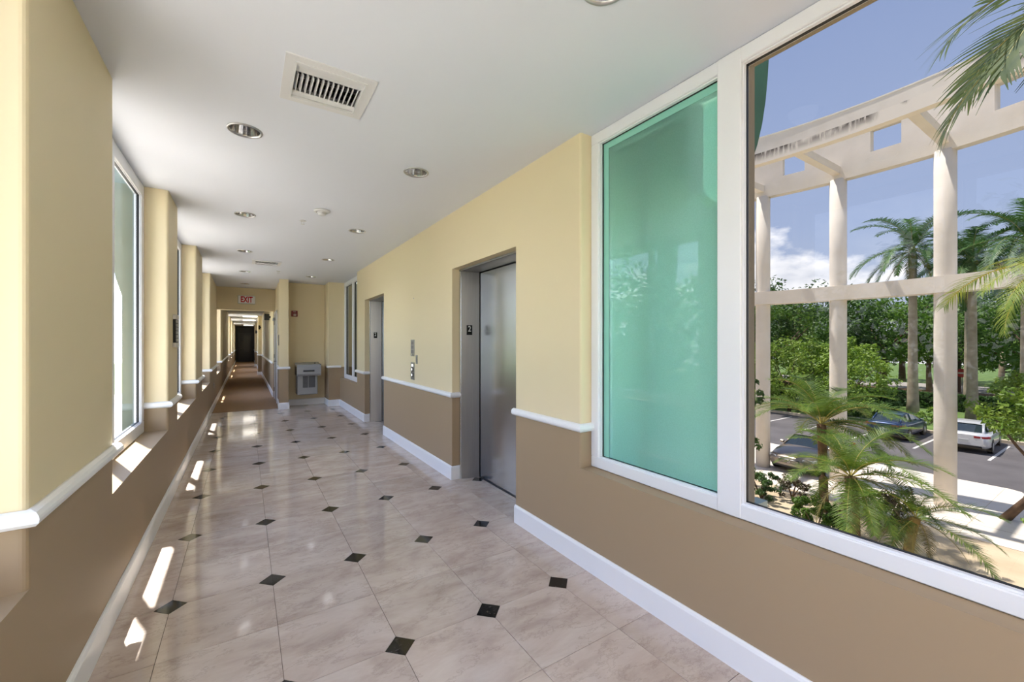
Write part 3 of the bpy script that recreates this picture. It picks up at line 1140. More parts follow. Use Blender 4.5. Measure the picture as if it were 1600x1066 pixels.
# exit sign
t = thing('exit_sign', 'white exit sign with red letters above the corridor opening', 'exit sign', (.035, 12.4, 2.52))
obj('housing', MB().bbox(-.185, .185, -.045, 0, -.105, .105, .006), mat('sign_housing', (190, 196, 190), .4), t)
obj('face_panel', MB().bbox(-.172, .172, -.05, -.044, -.093, .093, .002), mat('sign_face', (238, 238, 240), .4), t)
M = Matrix.Translation((0, -.052, -.002)) @ Matrix.Rotation(PI / 2, 4, 'X')
obj('lettering', text_mb('EXIT', .2, M, .002, .62, .006), mat('sign_red', (190, 22, 40), .4, spec=.2), t, label='red letters EXIT')

# fire alarm pull station
t = thing('fire_alarm_strobe', 'dark red square fire alarm on the wall above the drinking fountain', 'fire alarm', (.957, 10.75, 2.11))
RD = mat('alarm_red', (120, 16, 22), .35)
obj('housing', MB().bbox(-.063, .063, -.05, 0, -.068, .068, .008), RD, t)
obj('strobe_lens', MB().bbox(-.025, .035, -.075, -.05, -.052, -.004, .006), mat('strobe_clear', (205, 185, 180), .2), t)
obj('lettering', text_mb('FIRE', .03, Matrix.Translation((0, -.0515, .042)) @ Matrix.Rotation(PI / 2, 4, 'X'), .001), mat('alarm_white', (230, 225, 220), .5), t)

# drinking fountain
t = thing('drinking_fountain', 'grey steel wall mounted drinking fountain in the far recess', 'drinking fountain', (1.2, 10.75, 0))
SG = mat('fountain_steel', (158, 161, 166), .42, metal=.35)
obj('cabinet', MB().bbox(-.22, .20, -.36, 0, .27, .72, .012), SG, t)
ba = MB()
i0 = 0
pts = [(-.0, .70), (-.44, .70), (-.47, .74), (-.47, .90), (-.44, .95), (-.40, .96), (-.36, .935), (-.12, .935), (-.06, .97), (0, .985)]
ba.v = [(-.235, p[0], p[1]) for p in pts] + [(.255, p[0], p[1]) for p in pts]
n = len(pts)
ba.f = [tuple(range(n)), tuple(range(2 * n - 1, n - 1, -1))] + [(k, (k + 1) % n, n + (k + 1) % n, n + k) for k in range(n)]
ba.m = [0] * len(ba.f)
ba.sm = [False] * len(ba.f)
obj('basin', ba, SG, t)
obj('push_bar', MB().bbox(-.11, .12, -.485, -.47, .795, .83, .005), mat('bar_dark', (70, 72, 76), .35, metal=.6), t)
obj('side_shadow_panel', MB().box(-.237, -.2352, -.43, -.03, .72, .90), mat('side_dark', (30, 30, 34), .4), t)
gr = obj('grille', MB().box(-.105, .145, -.364, -.359, .43, .70), mat('grille_dark', (72, 74, 78), .5), t)
for k in range(15):
    z = .438 + k * .0175
    obj('louver', MB().box(-.1, -.0, -.368, -.363, z, z + .009).box(.01, .14, -.368, -.363, z, z + .009), mat('louver', (108, 110, 114), .4, metal=.4), gr)
obj('grille_divider', MB().box(.0, .01, -.371, -.363, .43, .70), SG, gr)
obj('bubbler', MB().tube([(.16, -.2, .94), (.16, -.2, .975), (.16, -.23, .99)], [.016, .013, .009], n=8), CHROME, t)

# back wall behind the camera
bw = MB()
bw.box(-1.1, 2.3, -3.1, -3.0, -.3, RZ, m=1)
bw.box(-1.1, 2.3, -3.1, -3.0, RZ, 3.1, m=0)
struct('wall_back', bw, [YEL, BRN], 'end wall behind the camera', 'wall')
# building shell: closing the cavity over the ceiling's far part
sh = MB()
sh.box(.66, 2.35, 12.7, 37.2, -.3, 3.0)
sh.box(-1.1, 2.35, 12.65, 12.72, 2.8, 3.5)
sh.box(-.89, XL, -3.1, 37.2, G - .2, -.3)
struct('wall_outer', sh, STUC, 'outer building shell beyond the hall', 'wall')
# ================================================================== OUTSIDE
LEAF = mat('leaf_green', (116, 150, 54), .5, noise=(72, 112, 40), nscale=.9, trans=.35, rnd=.22)
LEAFD = mat('leaf_dark', (84, 116, 50), .5, noise=(50, 80, 38), nscale=.9, trans=.3, rnd=.2)
LEAFB = mat('leaf_bright', (156, 180, 66), .5, noise=(104, 142, 50), nscale=2, trans=.35, rnd=.15)
LEAFR = mat('leaf_reddish', (104, 84, 62), .55, noise=(70, 74, 44), nscale=4, trans=.2)
PALM = mat('palm_frond', (98, 136, 70), .5, noise=(60, 98, 50), nscale=1.5, trans=.3, rnd=.2)
PALMY = mat('palm_frond_yellow', (158, 168, 66), .45, noise=(108, 136, 52), nscale=2, trans=.35, rnd=.15)
PALMN = mat('palm_frond_near', (66, 92, 66), .45, noise=(112, 126, 70), nscale=3, trans=.3)
PALMDRY = mat('palm_frond_dry', (172, 148, 104), .7, noise=(130, 118, 74), nscale=3)
BARK = mat('palm_bark', (188, 174, 152), .9, noise=(152, 136, 116), nscale=2.5, bump=.5, bscale=12)
BARKD = mat('tree_bark', (112, 88, 68), .9, noise=(82, 64, 50), nscale=3, bump=.5, bscale=14)
SAND = mat('sandy_soil', (222, 204, 174), .95, noise=(196, 174, 142), nscale=.9, bump=.5, bscale=9)
PAVE = mat('pale_paving', (240, 230, 216), .85, noise=(232, 219, 202), nscale=.7, bump=.1, bscale=12)
ASPH = mat('asphalt', (110, 106, 106), .9, noise=(92, 88, 88), nscale=.6, bump=.3, bscale=40)
LAWN = mat('lawn', (112, 136, 66), .9, noise=(80, 108, 50), nscale=1.2, bump=.6, bscale=20)
MULCH = mat('mulch', (150, 112, 84), .95, noise=(112, 84, 62), nscale=2, bump=.5, bscale=20)


def ground(name, x0, x1, y0, y1, z, m, lab, step=0):
    g = MB()
    g.box(x0, x1, y0, y1, z - .3, z)
    return struct(name, g, m, lab, 'ground')


ground('ground_lawn_far', -90, 150, -90, 150, G - .12, LAWN, 'distant lawn under the trees')
ground('ground_sand', 2.3, 17.2, -30, 45, G - .02, SAND, 'sandy soil beside the building')
ground('ground_left', -30, -.9, -30, 60, G - .02, mat('grey_paving', (196, 186, 174), .9, noise=(172, 164, 150), nscale=.5), 'grey paved ground outside the left windows')
pv = MB()
pv.prism([(17.2, -30), (24.1, -30), (24.1, 2.55), (23.3, 3.0), (23.3, 2.6)][0:0] + [(17.2, -30), (20.2, -30), (20.2, 1.2), (24.0, 2.7), (24.15, 3.0), (24.15, 45), (17.2, 45)], G - .3, G)
plaza = struct('ground_paving', pv, PAVE, 'pale paved walkway under the pergola', 'ground')
for k in range(14):      # paving joints seen near the column
    y = -3 + k * 1.22
    obj('paving_joint', MB().box(17.3, 24.1 if y > 3 else 20.1, y, y + .012, G - .005, G + .002), mat('joint', (190, 172, 150), .9), plaza)
for x in (18.6, 20.0, 21.4, 22.8):
    obj('paving_joint', MB().box(x, x + .012, -3 if x < 20.1 else 3.1, 16, G - .005, G + .002), mat('joint', (190, 172, 150), .9), plaza)
ground('ground_asphalt', 20, 35.3, -40, 60, G - .05, ASPH, 'grey asphalt driveway and parking bays')
kb = MB()
kb.bbox(35.2, 35.45, -40, 60, G - .2, G + .12, .02)
struct('trim_2', kb, mat('kerb', (206, 190, 164), .9), 'pale kerb behind the parked cars', 'trim')
for k in range(9):
    y = -6.25 + k * 2.62
    tag(obj('parking_line', MB().box(29.4, 34.3, y, y + .11, G - .05, G - .045), mat('line_white', (232, 228, 220), .8)),
        'white painted parking bay line, %s from the right along the kerb' % ['first', 'second', 'third', 'fourth', 'fifth', 'sixth', 'seventh', 'eighth', 'ninth'][k], 'line marking', 'parking bay lines')
ground('ground_lawn', 35.4, 56, -40, 80, G + .02, LAWN, 'green lawn strip beyond the parked cars')
ground('ground_path', 56, 58, -60, 90, G + .04, mat('path', (196, 164, 134), .95), 'thin pale path across the lawn')
ground('ground_mulch', 58, 66, -60, 90, G + .03, MULCH, 'brown mulch bed beneath the far trees')
ground('ground_road', 66, 76, -80, 120, G + .05, mat('far_road', (168, 160, 154), .9), 'grey road beyond the trees')

# ------------------------------------------------------------------ pergola
PCX, PCY, RO, RI, ICX = 4.92, 5.6, 15.0, 18.0, -6.54
pg = thing('pergola', 'large curved cream pergola with round columns outside the near window', 'pergola', (PCX, PCY, G), kind='structure')


def arc(mb, r0, r1, z0, z1, a0, a1, n, m=0, ox=0):
    for k in range(n):
        t0, t1 = a0 + (a1 - a0) * k / n, a0 + (a1 - a0) * (k + 1) / n
        p = lambda r, a: (ox + r * math.cos(a), r * math.sin(a))
        A, B, C, D = p(r0, t0), p(r1, t0), p(r1, t1), p(r0, t1)
        mb.quad((*A, z0), (*D, z0), (*C, z0), (*B, z0), m)
        mb.quad((*A, z1), (*B, z1), (*C, z1), (*D, z1), m)
        mb.quad((*A, z0), (*A, z1), (*D, z1), (*D, z0), m)
        mb.quad((*B, z0), (*C, z0), (*C, z1), (*B, z1), m)
        if k == 0:
            mb.quad((*A, z0), (*B, z0), (*B, z1), (*A, z1), m)
        if k == n - 1:
            mb.quad((*D, z0), (*D, z1), (*C, z1), (*C, z0), m)


rad = math.radians
COLA = [15.1, 4.9, -6.65, -18.6, -30.4, 26.0, 37.5]
PB = STUC
# materials with run off stains for the inner beam
STN = bpy.data.materials.new('stained_stucco')
STN.use_nodes = True
_t = STN.node_tree
_p = _t.nodes['Principled BSDF']
_p.inputs['Roughness'].default_value = .85
_tc = _t.nodes.new('ShaderNodeTexCoord')
_n1 = _t.nodes.new('ShaderNodeTexNoise')
_n1.inputs['Scale'].default_value = 1.1
_n1.inputs['Detail'].default_value = 2
_t.links.new(_tc.outputs['Object'], _n1.inputs['Vector'])
_mp = _t.nodes.new('ShaderNodeMapping')
_mp.inputs['Scale'].default_value = (8, 8, 1.5)
_t.links.new(_tc.outputs['Object'], _mp.inputs[0])
_n2 = _t.nodes.new('ShaderNodeTexNoise')
_n2.inputs['Scale'].default_value = 1.5
_n2.inputs['Detail'].default_value = 6
_t.links.new(_mp.outputs[0], _n2.inputs['Vector'])
_sp = _t.nodes.new('ShaderNodeSeparateXYZ')
_t.links.new(_tc.outputs['Object'], _sp.inputs[0])
_zr = _t.nodes.new('ShaderNodeMapRange')
_zr.inputs['From Min'].default_value = 12.2
_zr.inputs['From Max'].default_value = 12.52
_t.links.new(_sp.outputs['Z'], _zr.inputs['Value'])
_r1 = _t.nodes.new('ShaderNodeValToRGB')
ramp(_r1, [(.42, (0, 0, 0)), (.52, (1, 1, 1))])
_t.links.new(_n1.outputs['Fac'], _r1.inputs[0])
_r2 = _t.nodes.new('ShaderNodeValToRGB')
ramp(_r2, [(.32, (0, 0, 0)), (.52, (1, 1, 1))])
_t.links.new(_n2.outputs['Fac'], _r2.inputs[0])
_m1 = _t.nodes.new('ShaderNodeMath')
_m1.operation = 'MULTIPLY'
_t.links.new(_r1.outputs[0], _m1.inputs[0])
_t.links.new(_r2.outputs[0], _m1.inputs[1])
_m2 = _t.nodes.new('ShaderNodeMath')
_m2.operation = 'MULTIPLY'
_t.links.new(_m1.outputs[0], _m2.inputs[0])
_t.links.new(_zr.outputs[0], _m2.inputs[1])
_mx = _t.nodes.new('ShaderNodeMix')
_mx.data_type = 'RGBA'
_t.links.new(_m2.outputs[0], _mx.inputs['Factor'])
_mx.inputs['A'].default_value = lin(234, 224, 210)
_mx.inputs['B'].default_value = lin(84, 74, 66)
_t.links.new(_mx.outputs['Result'], _p.inputs['Base Color'])

for k, a in enumerate(COLA):
    x, y = RO * math.cos(rad(a)), RO * math.sin(rad(a))
    c = MB().lathe([(.28, -.1), (.28, 3.0), (.28, 6.0), (.28, 9.0), (.28, 11.95)], x, y, n=28)
    obj('column', c, PB, pg)
mbm = MB()
arc(mbm, RO - .31, RO + .31, 7.17, 7.72, rad(-40), rad(48), 70)
obj('middle_beam', mbm, PB, pg)
# tall outer ring wall with square openings
ow = MB()
z0, z1 = 11.9, 14.55
op = []
for k, a in enumerate(COLA):
    pass
opens = [(9.05, 12.1), (-2.5, .9), (-14.2, -11.2), (-26, -23), (19.2, 22.2)]
edges = sorted([rad(-40), rad(48)] + [rad(q) for o_ in opens for q in o_])
for k in range(len(edges) - 1):
    a0, a1 = edges[k], edges[k + 1]
    mid = math.degrees((a0 + a1) / 2)
    n = max(2, int(math.degrees(a1 - a0) / 2))
    if any(o_[0] < mid < o_[1] for o_ in opens):
        arc(ow, RO - .18, RO + .18, z0, 12.65, a0, a1, n)
        arc(ow, RO - .18, RO + .18, 13.5, z1, a0, a1, n)
    else:
        arc(ow, RO - .18, RO + .18, z0, z1, a0, a1, n)
obj('outer_ring_wall', ow, PB, pg)
cpn = MB()
arc(cpn, RO - .2, RO + .2, z1, z1 + .05, rad(-40), rad(48), 70)
obj('coping', cpn, mat('coping', (232, 226, 214), .8), pg)
ib = MB()
arc(ib, RI - .15, RI + .15, 12.13, 12.53, rad(-32), rad(38), 70, ox=ICX)
obj('inner_beam', ib, STN, pg)
for a in COLA:
    r_ = MB()
    yo = RO * math.sin(rad(a))
    xo = RO * math.cos(rad(a))
    if abs(yo) > RI * .6:
        continue
    xi = ICX + math.sqrt(RI * RI - yo * yo)
    r_.box(xi + .1, xo - .12, yo - .13, yo + .13, 12.14, 12.42)
    obj('rib', r_, PB, pg)


# ------------------------------------------------------------------ palms
def frond_mesh(name, L, n, leaf, width, phi0, droop, hang, mats, seed, rach=.02, fold=.5, fwd=.75, seg=2):
    """arching frond starting at the origin towards +x; phi0 elevation, droop total bend (radians)"""
    rnd = random.Random(seed)
    mb = MB()
    pts = [Vector((0, 0, 0))]
    S = 24
    for k in range(S):
        ph = phi0 - droop * (k + .5) / S
        pts.append(pts[-1] + Vector((math.cos(ph), 0, math.sin(ph))) * (L / S))
    mb.tube(pts[::3], [rach * (1 - .85 * k / (len(pts[::3]) - 1)) for k in range(len(pts[::3]))], n=5, m=1)
    for k in range(n):
        t_ = .12 + .88 * k / (n - 1)
        f = t_ * S
        i = min(S - 1, int(f))
        p = pts[i].lerp(pts[i + 1], f - i)
        ph = phi0 - droop * t_
        T_ = Vector((math.cos(ph), 0, math.sin(ph)))
        N_ = Vector((-math.sin(ph), 0, math.cos(ph)))
        ll_ = leaf * (math.sin(PI * min(1, (.10 + .84 * t_))) ** .6) * (.85 + .3 * rnd.random())
        for sd_ in (-1, 1):
            fw_ = fwd * (.35 + .9 * t_) + rnd.uniform(-.12, .12)
            d = (Vector((0, sd_, 0)) * 1.0 + T_ * fw_ + N_ * (fold + rnd.uniform(-.2, .2))).normalized()
            side = d.cross(N_).normalized() * (width / 2)
            q = p.copy()
            prev_a, prev_b = q - side * .6, q + side * .6
            for s_ in range(seg):
                d = (d + Vector((0, 0, -hang * (.5 + .8 * s_)))).normalized()
                q = q + d * (ll_ / seg)
                w_ = 1 - (s_ + 1) / seg
                a_, b_ = q - side * max(w_ * 1.1, .08), q + side * max(w_ * 1.1, .08)
                mb.quad(prev_a, prev_b, b_, a_, 0)
                prev_a, prev_b = a_, b_
    return mb.mesh(name, mats)


def palm(name, label, cat, loc, h, r0, r1, fronds, group=None, bark=None, lean=(0, 0), crown=None, seed=0, dead=None):
    """fronds: list of (mesh, azimuth deg, tilt deg, scale)"""
    t = thing(name, label, cat, loc, group=group)
    pts, rr_ = [], []
    for k in range(9):
        f = k / 8
        pts.append((lean[0] * f * f, lean[1] * f * f, h * f))
        rr_.append((r0 * (1 + .35 * (1 - f) ** 6) * (1 - f) + r1 * f))
    obj('trunk', MB().tube(pts, rr_, n=14), bark or BARK, t)
    top = Vector(pts[-1])
    if crown:
        obj('crownshaft', MB().tube([top - Vector((0, 0, .1)), top + Vector((0, 0, crown * .5)), top + Vector((0, 0, crown))], [r1 * 1.1, r1 * 1.15, r1 * .5], n=12),
            mat('crownshaft_green', (112, 140, 84), .4), t)
        top = top + Vector((0, 0, crown * .8))
    for me_, az, ti, sc in fronds:
        o = obj('frond', me_, None, t, loc=top)
        o.rotation_euler = Euler((0, -rad(ti), 0)).to_matrix().to_4x4().to_euler()
        o.rotation_euler = (Matrix.Rotation(rad(az), 3, 'Z') @ Matrix.Rotation(-rad(ti), 3, 'Y')).to_euler()
        o.scale = (sc, sc, sc)
    return t


PM = [PALM, mat('frond_stem', (150, 150, 92), .6)]
ry = [frond_mesh('frond', 4.4, 70, .72, .085, 1.3, 1.75, .35, PM, 1, .035),
      frond_mesh('frond', 4.4, 70, .72, .075, .35, 1.5, .4, PM, 2, .035),
      frond_mesh('frond', 4.2, 70, .70, .075, -.25, 1.1, .45, PM, 3, .035)]
ry_dry = frond_mesh('frond', 3.8, 46, .5, .06, -.7, .7, .5, [PALMDRY, PALMDRY], 4, .03)


def royal_set(seed, nf=24, dry=3):
    r = random.Random(seed)
    out_ = []
    for k in range(nf):
        u = k / nf
        out_.append((ry[0 if u < .35 else 1 if u < .75 else 2], (k * 137.5 + r.uniform(-12, 12)) % 360, r.uniform(-6, 8), r.uniform(.88, 1.08)))
    for k in range(dry):
        out_.append((ry_dry, r.uniform(0, 360), r.uniform(-5, 5), .9))
    return out_


palm('royal_palm', 'tall palm with grey trunk standing between the two nearer pergola columns', 'palm tree', (40.3, 9.5, G), 10.9, .30, .22, royal_set(5), 'tall palms beyond the pergola', crown=1.5)
palm('royal_palm', 'tall palm with darker crown just right of the widest pergola column', 'palm tree', (41.8, 6.85, G), 9.9, .28, .21, royal_set(9), 'tall palms beyond the pergola', crown=1.3)
palm('royal_palm', 'tall palm at the right edge whose crown rises above the middle beam', 'palm tree', (39.0, 4.2, G), 10.4, .28, .21, royal_set(13), 'tall palms beyond the pergola', crown=1.4)
palm('royal_palm', 'farther tall palm behind the darker crowned one', 'palm tree', (50.0, 8.4, G), 11.4, .28, .2, royal_set(21), 'tall palms beyond the pergola', crown=1.4)

# date palms below the window
DM = [mat('date_frond', (124, 150, 50), .5, noise=(62, 98, 36), nscale=3, trans=.3, rnd=.2), mat('date_stem', (172, 160, 84), .6)]
dt = [frond_mesh('frond', 2.3, 84, .42, .026, 1.2, 1.55, .14, DM, 11, .016, fold=.35),
      frond_mesh('frond', 2.3, 84, .42, .028, .6, 1.3, .15, DM, 12, .016, fold=.3),
      frond_mesh('frond', 2.2, 84, .40, .028, .15, 1.2, .2, DM, 13, .016, fold=.25)]
DMD = [mat('date_frond_dry', (176, 160, 96), .6, noise=(120, 124, 66), nscale=4), DM[1]]
dtd = frond_mesh('frond', 2.0, 60, .38, .03, -.5, .9, .2, DMD, 14, .016, fold=.2)


def date_set(seed, nf, sc=1.0, dry=4, gap=None):
    r = random.Random(seed)
    out_ = []
    for k in range(nf):
        u = k / nf
        out_.append((dt[0 if u < .42 else 1 if u < .7 else 2], (k * 137.5 + r.uniform(-14, 14)) % 360, r.uniform(-24, 14), sc * r.uniform(.85, 1.1)))
    for k in range(dry):
        out_.append((dtd, (k * 90 + r.uniform(-30, 30)) % 360, r.uniform(-10, 15), sc * .9))
    if gap:      # side on which only the upright fronds are left
        out_ = [q for q in out_ if q[0] is dt[0] or not (gap[0] < q[1] < gap[1])]
    return out_


BROUGH = mat('rough_bark', (132, 104, 74), .95, noise=(84, 64, 46), nscale=8, bump=1, bscale=30)
palm('date_palm', 'feathery short palm in front of the silver car, left one of the window view', 'palm tree', (15.9, 5.9, G), 2.8, .12, .13, date_set(31, 40, 1.15, 3, (85, 235)), 'short feathery palms below the window', bark=BROUGH, lean=(.1, .1))
palm('date_palm', 'feathery short palm with spreading fronds in the middle of the window view', 'palm tree', (13.3, 4.25, G), 1.9, .12, .14, date_set(37, 28, .95, 5, (120, 190)), 'short feathery palms below the window', bark=BROUGH, lean=(.35, .2))
palm('date_palm', 'low drooping palm with yellow brown trunk just right of the middle palm', 'palm tree', (13.6, 3.3, G), 1.2, .10, .10, date_set(41, 11, .7, 6), 'short feathery palms below the window', bark=mat('yellow_bark', (186, 152, 84), .9, noise=(140, 110, 60), nscale=8), lean=(.2, -.1))

# coconut palms close to the window on the right
NM = [PALMN, mat('near_stem', (170, 164, 96), .6)]
nf1 = frond_mesh('frond', 2.4, 24, 1.0, .085, .15, 1.15, .10, NM, 51, .028, fold=.05, fwd=1.5, seg=3)
nf2 = frond_mesh('frond', 2.3, 24, .95, .085, .6, 1.6, .10, NM, 52, .028, fold=.05, fwd=1.5, seg=3)
palm('coconut_palm', 'close tall palm whose fronds hang into the upper right corner', 'palm tree', (9.7, .05, G), 10.45, .15, .12,
     [(nf1, 148, -12, 1.0), (nf1, 166, -26, .95), (nf2, 128, -4, 1.0), (nf2, 60, 0, 1), (nf2, 5, 5, 1), (nf1, 310, 0, 1), (nf2, 255, 8, 1), (nf1, 95, -14, 1), (nf1, 205, 20, .9)],
     lean=(.3, .1))
YM = [PALMY, mat('yellow_stem', (190, 170, 60), .6)]
yf1 = frond_mesh('frond', 2.3, 46, .62, .034, .35, 1.3, .2, YM, 61, .022, fold=.2, fwd=.9, seg=3)
yf2 = frond_mesh('frond', 2.2, 46, .6, .034, .0, 1.1, .2, YM, 62, .022, fold=.2, fwd=.9, seg=3)
palm('areca_palm', 'yellow green palm with fronds reaching in at the right edge, mid height', 'palm tree', (13.1, 1.0, G), 7.0, .09, .07,
     [(yf1, 138, -6, .66), (yf2, 152, -4, .7), (yf2, 132, -26, .75), (yf1, 170, 8, .8), (yf2, 118, -40, .5), (yf1, 60, 0, 1), (yf1, 300, 0, 1), (yf2, 10, 0, 1), (yf1, 230, 10, .9), (yf1, 100, 20, .45)],
     bark=mat('yellow_cane', (178, 160, 60), .6, noise=(140, 130, 50), nscale=5))


# ------------------------------------------------------------------ broadleaf trees
def foliage_mesh(name, seed, rx, ry_, rz_, nb, nl, ls, mats, low=-.35, shell=.55):
    r = random.Random(seed)
    mb = MB()
    cen = []
    for _ in range(nb):
        while True:
            v = Vector((r.uniform(-1, 1), r.uniform(-1, 1), r.uniform(low, 1)))
            if shell < v.length < 1:
                break
        cen.append((Vector((v.x * rx, v.y * ry_, v.z * rz_)), r.uniform(.16, .30) * min(rx, rz_)))
    for c, cr in cen:
        for _ in range(nl):
            d = Vector((r.gauss(0, 1), r.gauss(0, 1), r.gauss(0, .8)))
            d.normalize()
            p = c + d * cr * r.uniform(.55, 1.05)
            nrm = (d * .6 + Vector((r.uniform(-1, 1), r.uniform(-1, 1), r.uniform(0, 1.2)))).normalized()
            u = nrm.cross(Vector((r.uniform(-1, 1), r.uniform(-1, 1), r.uniform(-1, 1)))).normalized()
            w = nrm.cross(u)
            s_ = ls * r.uniform(.7, 1.3)
            mb.quad(p - u * s_, p - w * s_ * .45, p + u * s_, p + w * s_ * .45)
    return mb.mesh(name, mats)


def tree_meshes(seed, h, rx, rz_, nb, nl, ls, m, trunk_r=.2, low=-.35):
    r = random.Random(seed)
    fo = foliage_mesh('foliage', seed, rx, rx, rz_, nb, nl, ls, m, low)
    tb = MB()
    zc = h - rz_
    fork = Vector((r.uniform(-.2, .2), r.uniform(-.2, .2), max(.8, zc - rz_ * .45)))
    tb.tube([(0, 0, -.1), fork * .5, fork], [trunk_r * 1.3, trunk_r, trunk_r * .8], n=8)
    for k in range(7):
        a = k * .9 + r.uniform(-.3, .3)
        e = Vector((math.cos(a) * rx * .65, math.sin(a) * rx * .65, zc + r.uniform(-.1, .6) * rz_))
        mdl = fork.lerp(e, .5) + Vector((0, 0, -.1 * rz_))
        tb.tube([fork * .98, mdl, e], [trunk_r * .5, trunk_r * .32, trunk_r * .1], n=5)
    return fo, fixn(tb.mesh('trunk', BARKD)), zc


TV = {'wide': tree_meshes(3, 10.5, 5.2, 4.2, 90, 75, .19, LEAF, .3, -.6),
      'dark': tree_meshes(4, 11.5, 5.0, 5.0, 90, 75, .20, LEAFD, .3, -.7),
      'low': tree_meshes(5, 5.6, 3.0, 2.5, 70, 80, .13, LEAFB, .14, -.8),
      'open': tree_meshes(6, 12.5, 4.6, 4.0, 60, 60, .19, LEAFD, .22, -.5)}


def tree(kind, x, y, sc, rz, label, group):
    fo, tk, zc = TV[kind]
    t = thing('tree', label, 'tree', (x, y, G), rz, group)
    t.scale = (sc, sc, sc)
    obj('trunk', tk, None, t)
    o = obj('foliage', fo, None, t, loc=(0, 0, zc))
    o['kind'] = 'stuff'
    return t


FAR = 'broadleaf trees beyond the car park'
tl = [('open', 47, 24.5, 1.0, 0, 'tall open crowned tree rising above the middle beam at the left of the view'),
      ('wide', 43, 20.5, .95, 1, None), ('dark', 52, 20, 1.0, 2, None), ('wide', 56, 15.5, 1.08, 3, None),
      ('dark', 60, 24, .86, 4, None), ('wide', 64, 18, .95, 5, None), ('dark', 66, 12.0, 1.0, 0, None), ('wide', 72, 8.5, 1.05, 2, None),
      ('dark', 62, 6.5, .98, 3, None), ('wide', 54, 4.8, .95, 1, None), ('dark', 74, 28, 1, 2.2, None), ('wide', 80, 20, 1.1, .4, None),
      ('dark', 84, 14, 1.15, 1.4, None), ('wide', 50, 30, .85, 1.4, None), ('wide', 90, 9, 1.2, 5, None), ('dark', 58, 32, .9, 5, None),
      ('dark', 68, 36, 1, .3, None), ('wide', 60, -1, 1, .3, None), ('dark', 48, 1.5, .85, .3, None), ('wide', 88, 34, 1.2, 1, None)]


def pix_u(x, y):
    return 800 + 648.757 * (x * math.cos(TH) - y * math.sin(TH)) / (x * math.sin(TH) + y * math.cos(TH))


zones = [(1150, 1300, 'left of the second pergola column'), (1300, 1470, 'between second and widest pergola columns'), (1470, 1640, 'right of the widest pergola column')]
tl = [q for q in tl if 1150 < pix_u(q[1], q[2]) < 1640]
ORD = ['nearest', 'second nearest', 'third nearest', 'fourth nearest', 'fifth nearest', 'sixth nearest', 'seventh nearest', 'eighth nearest', 'ninth nearest', 'tenth nearest', 'farthest']
for zi, (ua, ub, where) in enumerate(zones):
    zz = sorted([q for q in tl if ua <= pix_u(q[1], q[2]) < ub], key=lambda q: q[1])
    for k, (kind, x, y, sc, rz, lab) in enumerate(zz):
        if lab is None:
            lab = '%s belt tree, %s, seen %s' % (ORD[k], {'wide': 'mid green', 'dark': 'dark green', 'open': 'open crowned'}[kind], where)
        tree(kind, x, y, sc, rz, lab, FAR)
for k, (x, y, sc, rz, lab) in enumerate([(36.5, 15.9, 1.0, 0, 'bright green low tree on the lawn left of the second pergola column'),
                                         (37.5, 12.6, .95, 2, 'bright green low tree on the lawn just left of the tall palm trunk'),
                                         (36.0, 19.6, .95, 4, 'bright green low tree behind the silver car'),
                                         (44, 15.5, 1.05, 5, 'bright green low tree farther back on the lawn')]):
    tree('low', x, y, sc, rz, lab, 'low bright trees on the lawn')

# hedge
r = random.Random(8)
hb = MB()
for _ in range(9000):
    y = r.uniform(-4, 34)
    x = 48 + r.uniform(-.7, .7)
    z = r.uniform(.0, 1.25)
    if r.random() < .5:
        x = 47.3
    if r.random() < .3:
        z = 1.25
    p = Vector((x + r.uniform(-.1, .1), y, z))
    u = Vector((r.uniform(-1, 1), r.uniform(-1, 1), r.uniform(-1, 1))).normalized()
    w = u.cross(Vector((r.uniform(-1, 1), r.uniform(-1, 1), r.uniform(-1, 1)))).normalized()
    hb.quad(p - u * .16, p - w * .08, p + u * .16, p + w * .08)
hg = thing('hedge', 'long clipped dark hedge crossing behind the palm trunks', 'hedge', (0, 0, G + .02))
ho = obj('hedge_leaves', hb, LEAFD, hg, fix=False)
ho['kind'] = 'stuff'
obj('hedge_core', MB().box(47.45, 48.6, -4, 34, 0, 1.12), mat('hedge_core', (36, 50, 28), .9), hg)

# near right citrus like tree and shrubs
fo = foliage_mesh('foliage', 77, 1.35, 1.35, 1.1, 60, 75, .075, LEAFB, -.9, .3)
t = thing('small_tree', 'small bright leafy tree with leaning trunk at the right edge beside the paving', 'tree', (19.9, 2.6, G))
obj('trunk', MB().tube([(0, 0, -.05), (.1, -.45, .7), (.2, -.8, 1.6), (.2, -.7, 2.9)], [.13, .1, .08, .05], n=8), BARKD, t)
obj('branch', MB().tube([(.2, -.8, 1.5), (-.1, -.3, 2.3), (-.4, .1, 3.1)], [.06, .04, .02], n=6), BARKD, t)
obj('branch', MB().tube([(.2, -.8, 1.8), (.6, -1.2, 2.6), (.8, -1.4, 3.2)], [.06, .04, .02], n=6), BARKD, t)
o = obj('foliage', fo, None, t, loc=(.3, -.55, 3.45))
o['kind'] = 'stuff'


def shrub(x, y, rr, h, m, label, seed, ls=.05, nb=26, nl=55, group=None):
    t = thing('shrub', label, 'shrub', (x, y, G - .02), group=group)
    st = MB()
    q = random.Random(seed)
    for k in range(5):
        a = q.uniform(0, 2 * PI)
        st.tube([(0, 0, 0), (math.cos(a) * rr * .3, math.sin(a) * rr * .3, h * .4), (math.cos(a) * rr * .6, math.sin(a) * rr * .6, h * .75)], [.025, .018, .008], n=5)
    obj('stem', st, BARKD, t)
    o = obj('foliage', foliage_mesh('foliage', seed, rr, rr, h * .5, nb, nl, ls, m, -.9, .2), None, t, loc=(0, 0, h * .52))
    o['kind'] = 'stuff'


